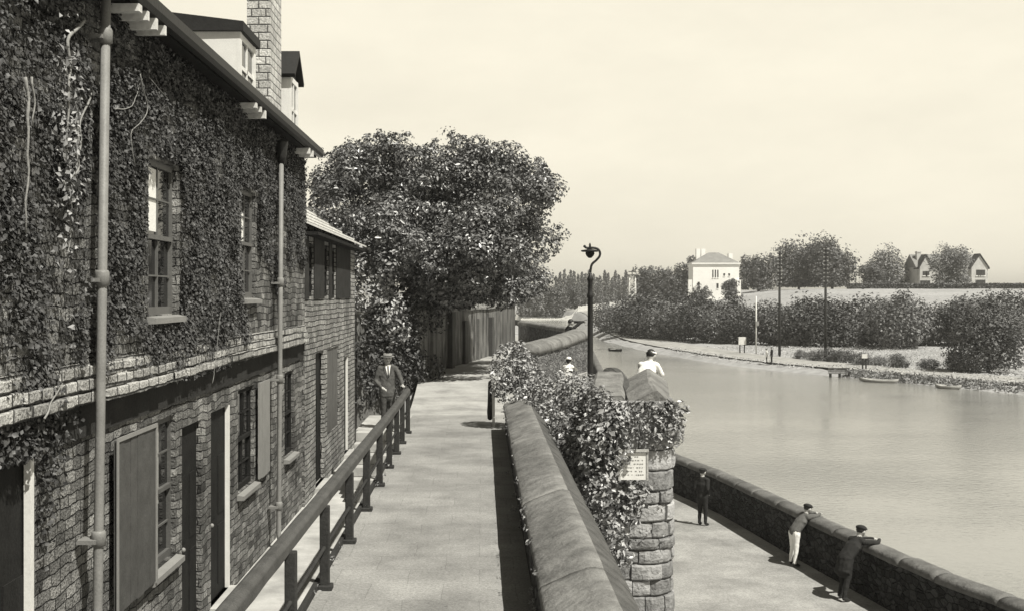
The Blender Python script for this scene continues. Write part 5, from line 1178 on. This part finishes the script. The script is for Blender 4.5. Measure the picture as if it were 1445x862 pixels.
# telegraph poles with stacked crossarms
def tpole(px, pb, pt, Y, label):
    x = (px-PX)/F*Y; z = gz(x, Y); top = CH-(pt-PY)/F*Y; t = empty('telegraph_pole', (x, Y, z), label, 'telegraph pole', 'telegraph poles on the far bank')
    m = MB(); m.tube([(x, Y, z-.4), (x, Y, top)], [.17, .11], 8); m.build('pole', 'post_wood', t)
    for k in range(9):
        zz = top-.25-.42*k; m = MB(); m.box(x-.25, x+.25, Y-.16, Y-.06, zz-.05, zz+.05)
        a = m.build('crossarm', 'post_wood', t)
        for s_ in (-.2, .2): m = MB(); m.lathe([(.03, .05), (.035, .1), (.035, .17)], (x+s_, Y-.11, zz), 6); m.build('insulator', 'metal_white', a)
tpole(1100, 490, 355, 128, 'left telegraph pole with stacked crossarms before the riverside hedge'); tpole(1165, 497, 350, 119, 'right telegraph pole with stacked crossarms standing in rough grass')
x, y, z = ft(1067, 0, 133); t = empty('thin_post', (x, y, z), 'thin pale post with a small box in front of the hedge', 'post'); m = MB(); m.tube([(x, y, z-.2), (x, y, CH-(418-PY)/F*133)], .08, 6); m.build('post', 'metal_white', t); m = MB(); m.box(x-.05, x+.3, y-.2, y+.1, 3-(459-PY)/F*133, 3-(453-PY)/F*133); m.build('box', 'far_roof', t)
def bsign(px, pt, pb, pf, Y, w_, label):
    x = (px-PX)/F*Y; z = gz(x, Y); zt, zl = 3-(pt-PY)/F*Y, 3-(pb-PY)/F*Y; t = empty('notice_sign', (x, Y, z), label, 'sign'); m = MB(); m.box(x-w_, x+w_, Y-.05, Y+.02, zl, zt); m.build('panel', 'slate', t)
    for s_ in (-.6, .6): m = MB(); m.box(x+s_*w_-.06, x+s_*w_+.06, Y+.021, Y+.13, min(z, zl)-.2, zl+.3); m.build('leg', 'post_wood', t)
bsign(1047.5, 475, 486, 492, 134, .45, 'square grey notice sign on two legs by the towpath'); bsign(1220, 499, 505, 512, 106, .26, 'small pale sign above the moored punt')
# strollers, bench, boats
def tiny(px, Y, H, top, leg, label, rz):
    x = (px-PX)/F*Y; person((x, Y, gz(x, Y)+.09), rz, H, stand(coat=(0, 0, -.1)), dict(skin='skin', top=top, legs=leg, shoes='leather'), label, hat='cap', vox=.03, face=False)
tiny(1082, 117, 1.5, 'white_cloth', 'dark_cloth', 'distant stroller in a white top on the far towpath', R(80)); tiny(1089, 116.5, 1.62, 'dark_cloth', 'dark_cloth', 'distant stroller all in dark clothes on the far towpath', R(100))
x, y, z = ft(1185, 0, 104); t = empty('garden_bench', (x, y, z), 'long grey slatted bench on the edge of the far bank', 'bench'); m = MB()
for k in range(3): m.box(x-1.0, x+1.0, y-.2+.15*k, y-.08+.15*k, z+.45, z+.49)
m.build('seat', 'rail_wood', t); m = MB()
for k in range(3): m.box(x-1.0, x+1.0, y+.24+.02*k, y+.27+.02*k, z+.55+.15*k, z+.66+.15*k)
m.build('backrest', 'rail_wood', t)
for s_ in (-.85, 0, .85): m = MB(); m.box(x+s_-.05, x+s_+.05, y-.2, y+.27, z-.1, z+.449); m.build('leg', 'post_wood', t)
def punt(px, Y, L_, rz, label, mt='punt_paint'):
    x = (px-PX)/F*Y; t = empty('rowing_boat', (x, Y, WZ), label, 'boat', 'boats moored at the far bank', rz); m = MB(); vs_ = []; n = 9
    for i in range(n):
        u = -1+2*i/(n-1); w_ = .55*(1-abs(u)**3)+.03; zz = .2+.16*u*u
        vs_ += [(u*L_/2, -w_, zz), (u*L_/2, -w_*.7, -.1+.2*u*u), (u*L_/2, w_*.7, -.1+.2*u*u), (u*L_/2, w_, zz)]
    m.add(vs_, [(i*4+k, i*4+k+1, i*4+k+5, i*4+k+4) for i in range(n-1) for k in range(3)], 0, True)
    me = m; o = me.build('hull', mt); o.parent = t; so_ = o.modifiers.new('t', 'SOLIDIFY'); so_.thickness = .05
    m = MB()
    for u in (-.2, .2): m.box(u*L_-.12, u*L_+.12, -.46, .46, .2, .24)
    o = m.build('thwart', 'pale_wood'); o.parent = t
punt(1240, 98.2, 3.4, R(-38), 'left pale rowing boat moored in front of the reeds'); punt(1338, 91.6, 2.2, R(-50), 'right pale rowing boat half hidden by the reeds'); punt(868, 152, 3.0, R(-60), 'small boat lying against the far bank just right of the lamp post', 'dark_paint')

# summer air between here and the far bank
m = MB(); m.box(-4300, 4300, -4300, 7900, WZ-8, 42); hz_ = m.build('haze', []); tag(hz_, kind='stuff')
hm_ = bpy.data.materials.new('haze_air'); N, L = nodes_of(hm_); N.remove(N['Principled BSDF']); pv = N.new('ShaderNodeVolumePrincipled'); pv.inputs['Density'].default_value = .0004; pv.inputs['Color'].default_value = (.93, .92, .88, 1); pv.inputs['Anisotropy'].default_value = .2
L.new(pv.outputs[0], N['Material Output'].inputs['Volume']); hz_.data.materials.append(hm_)
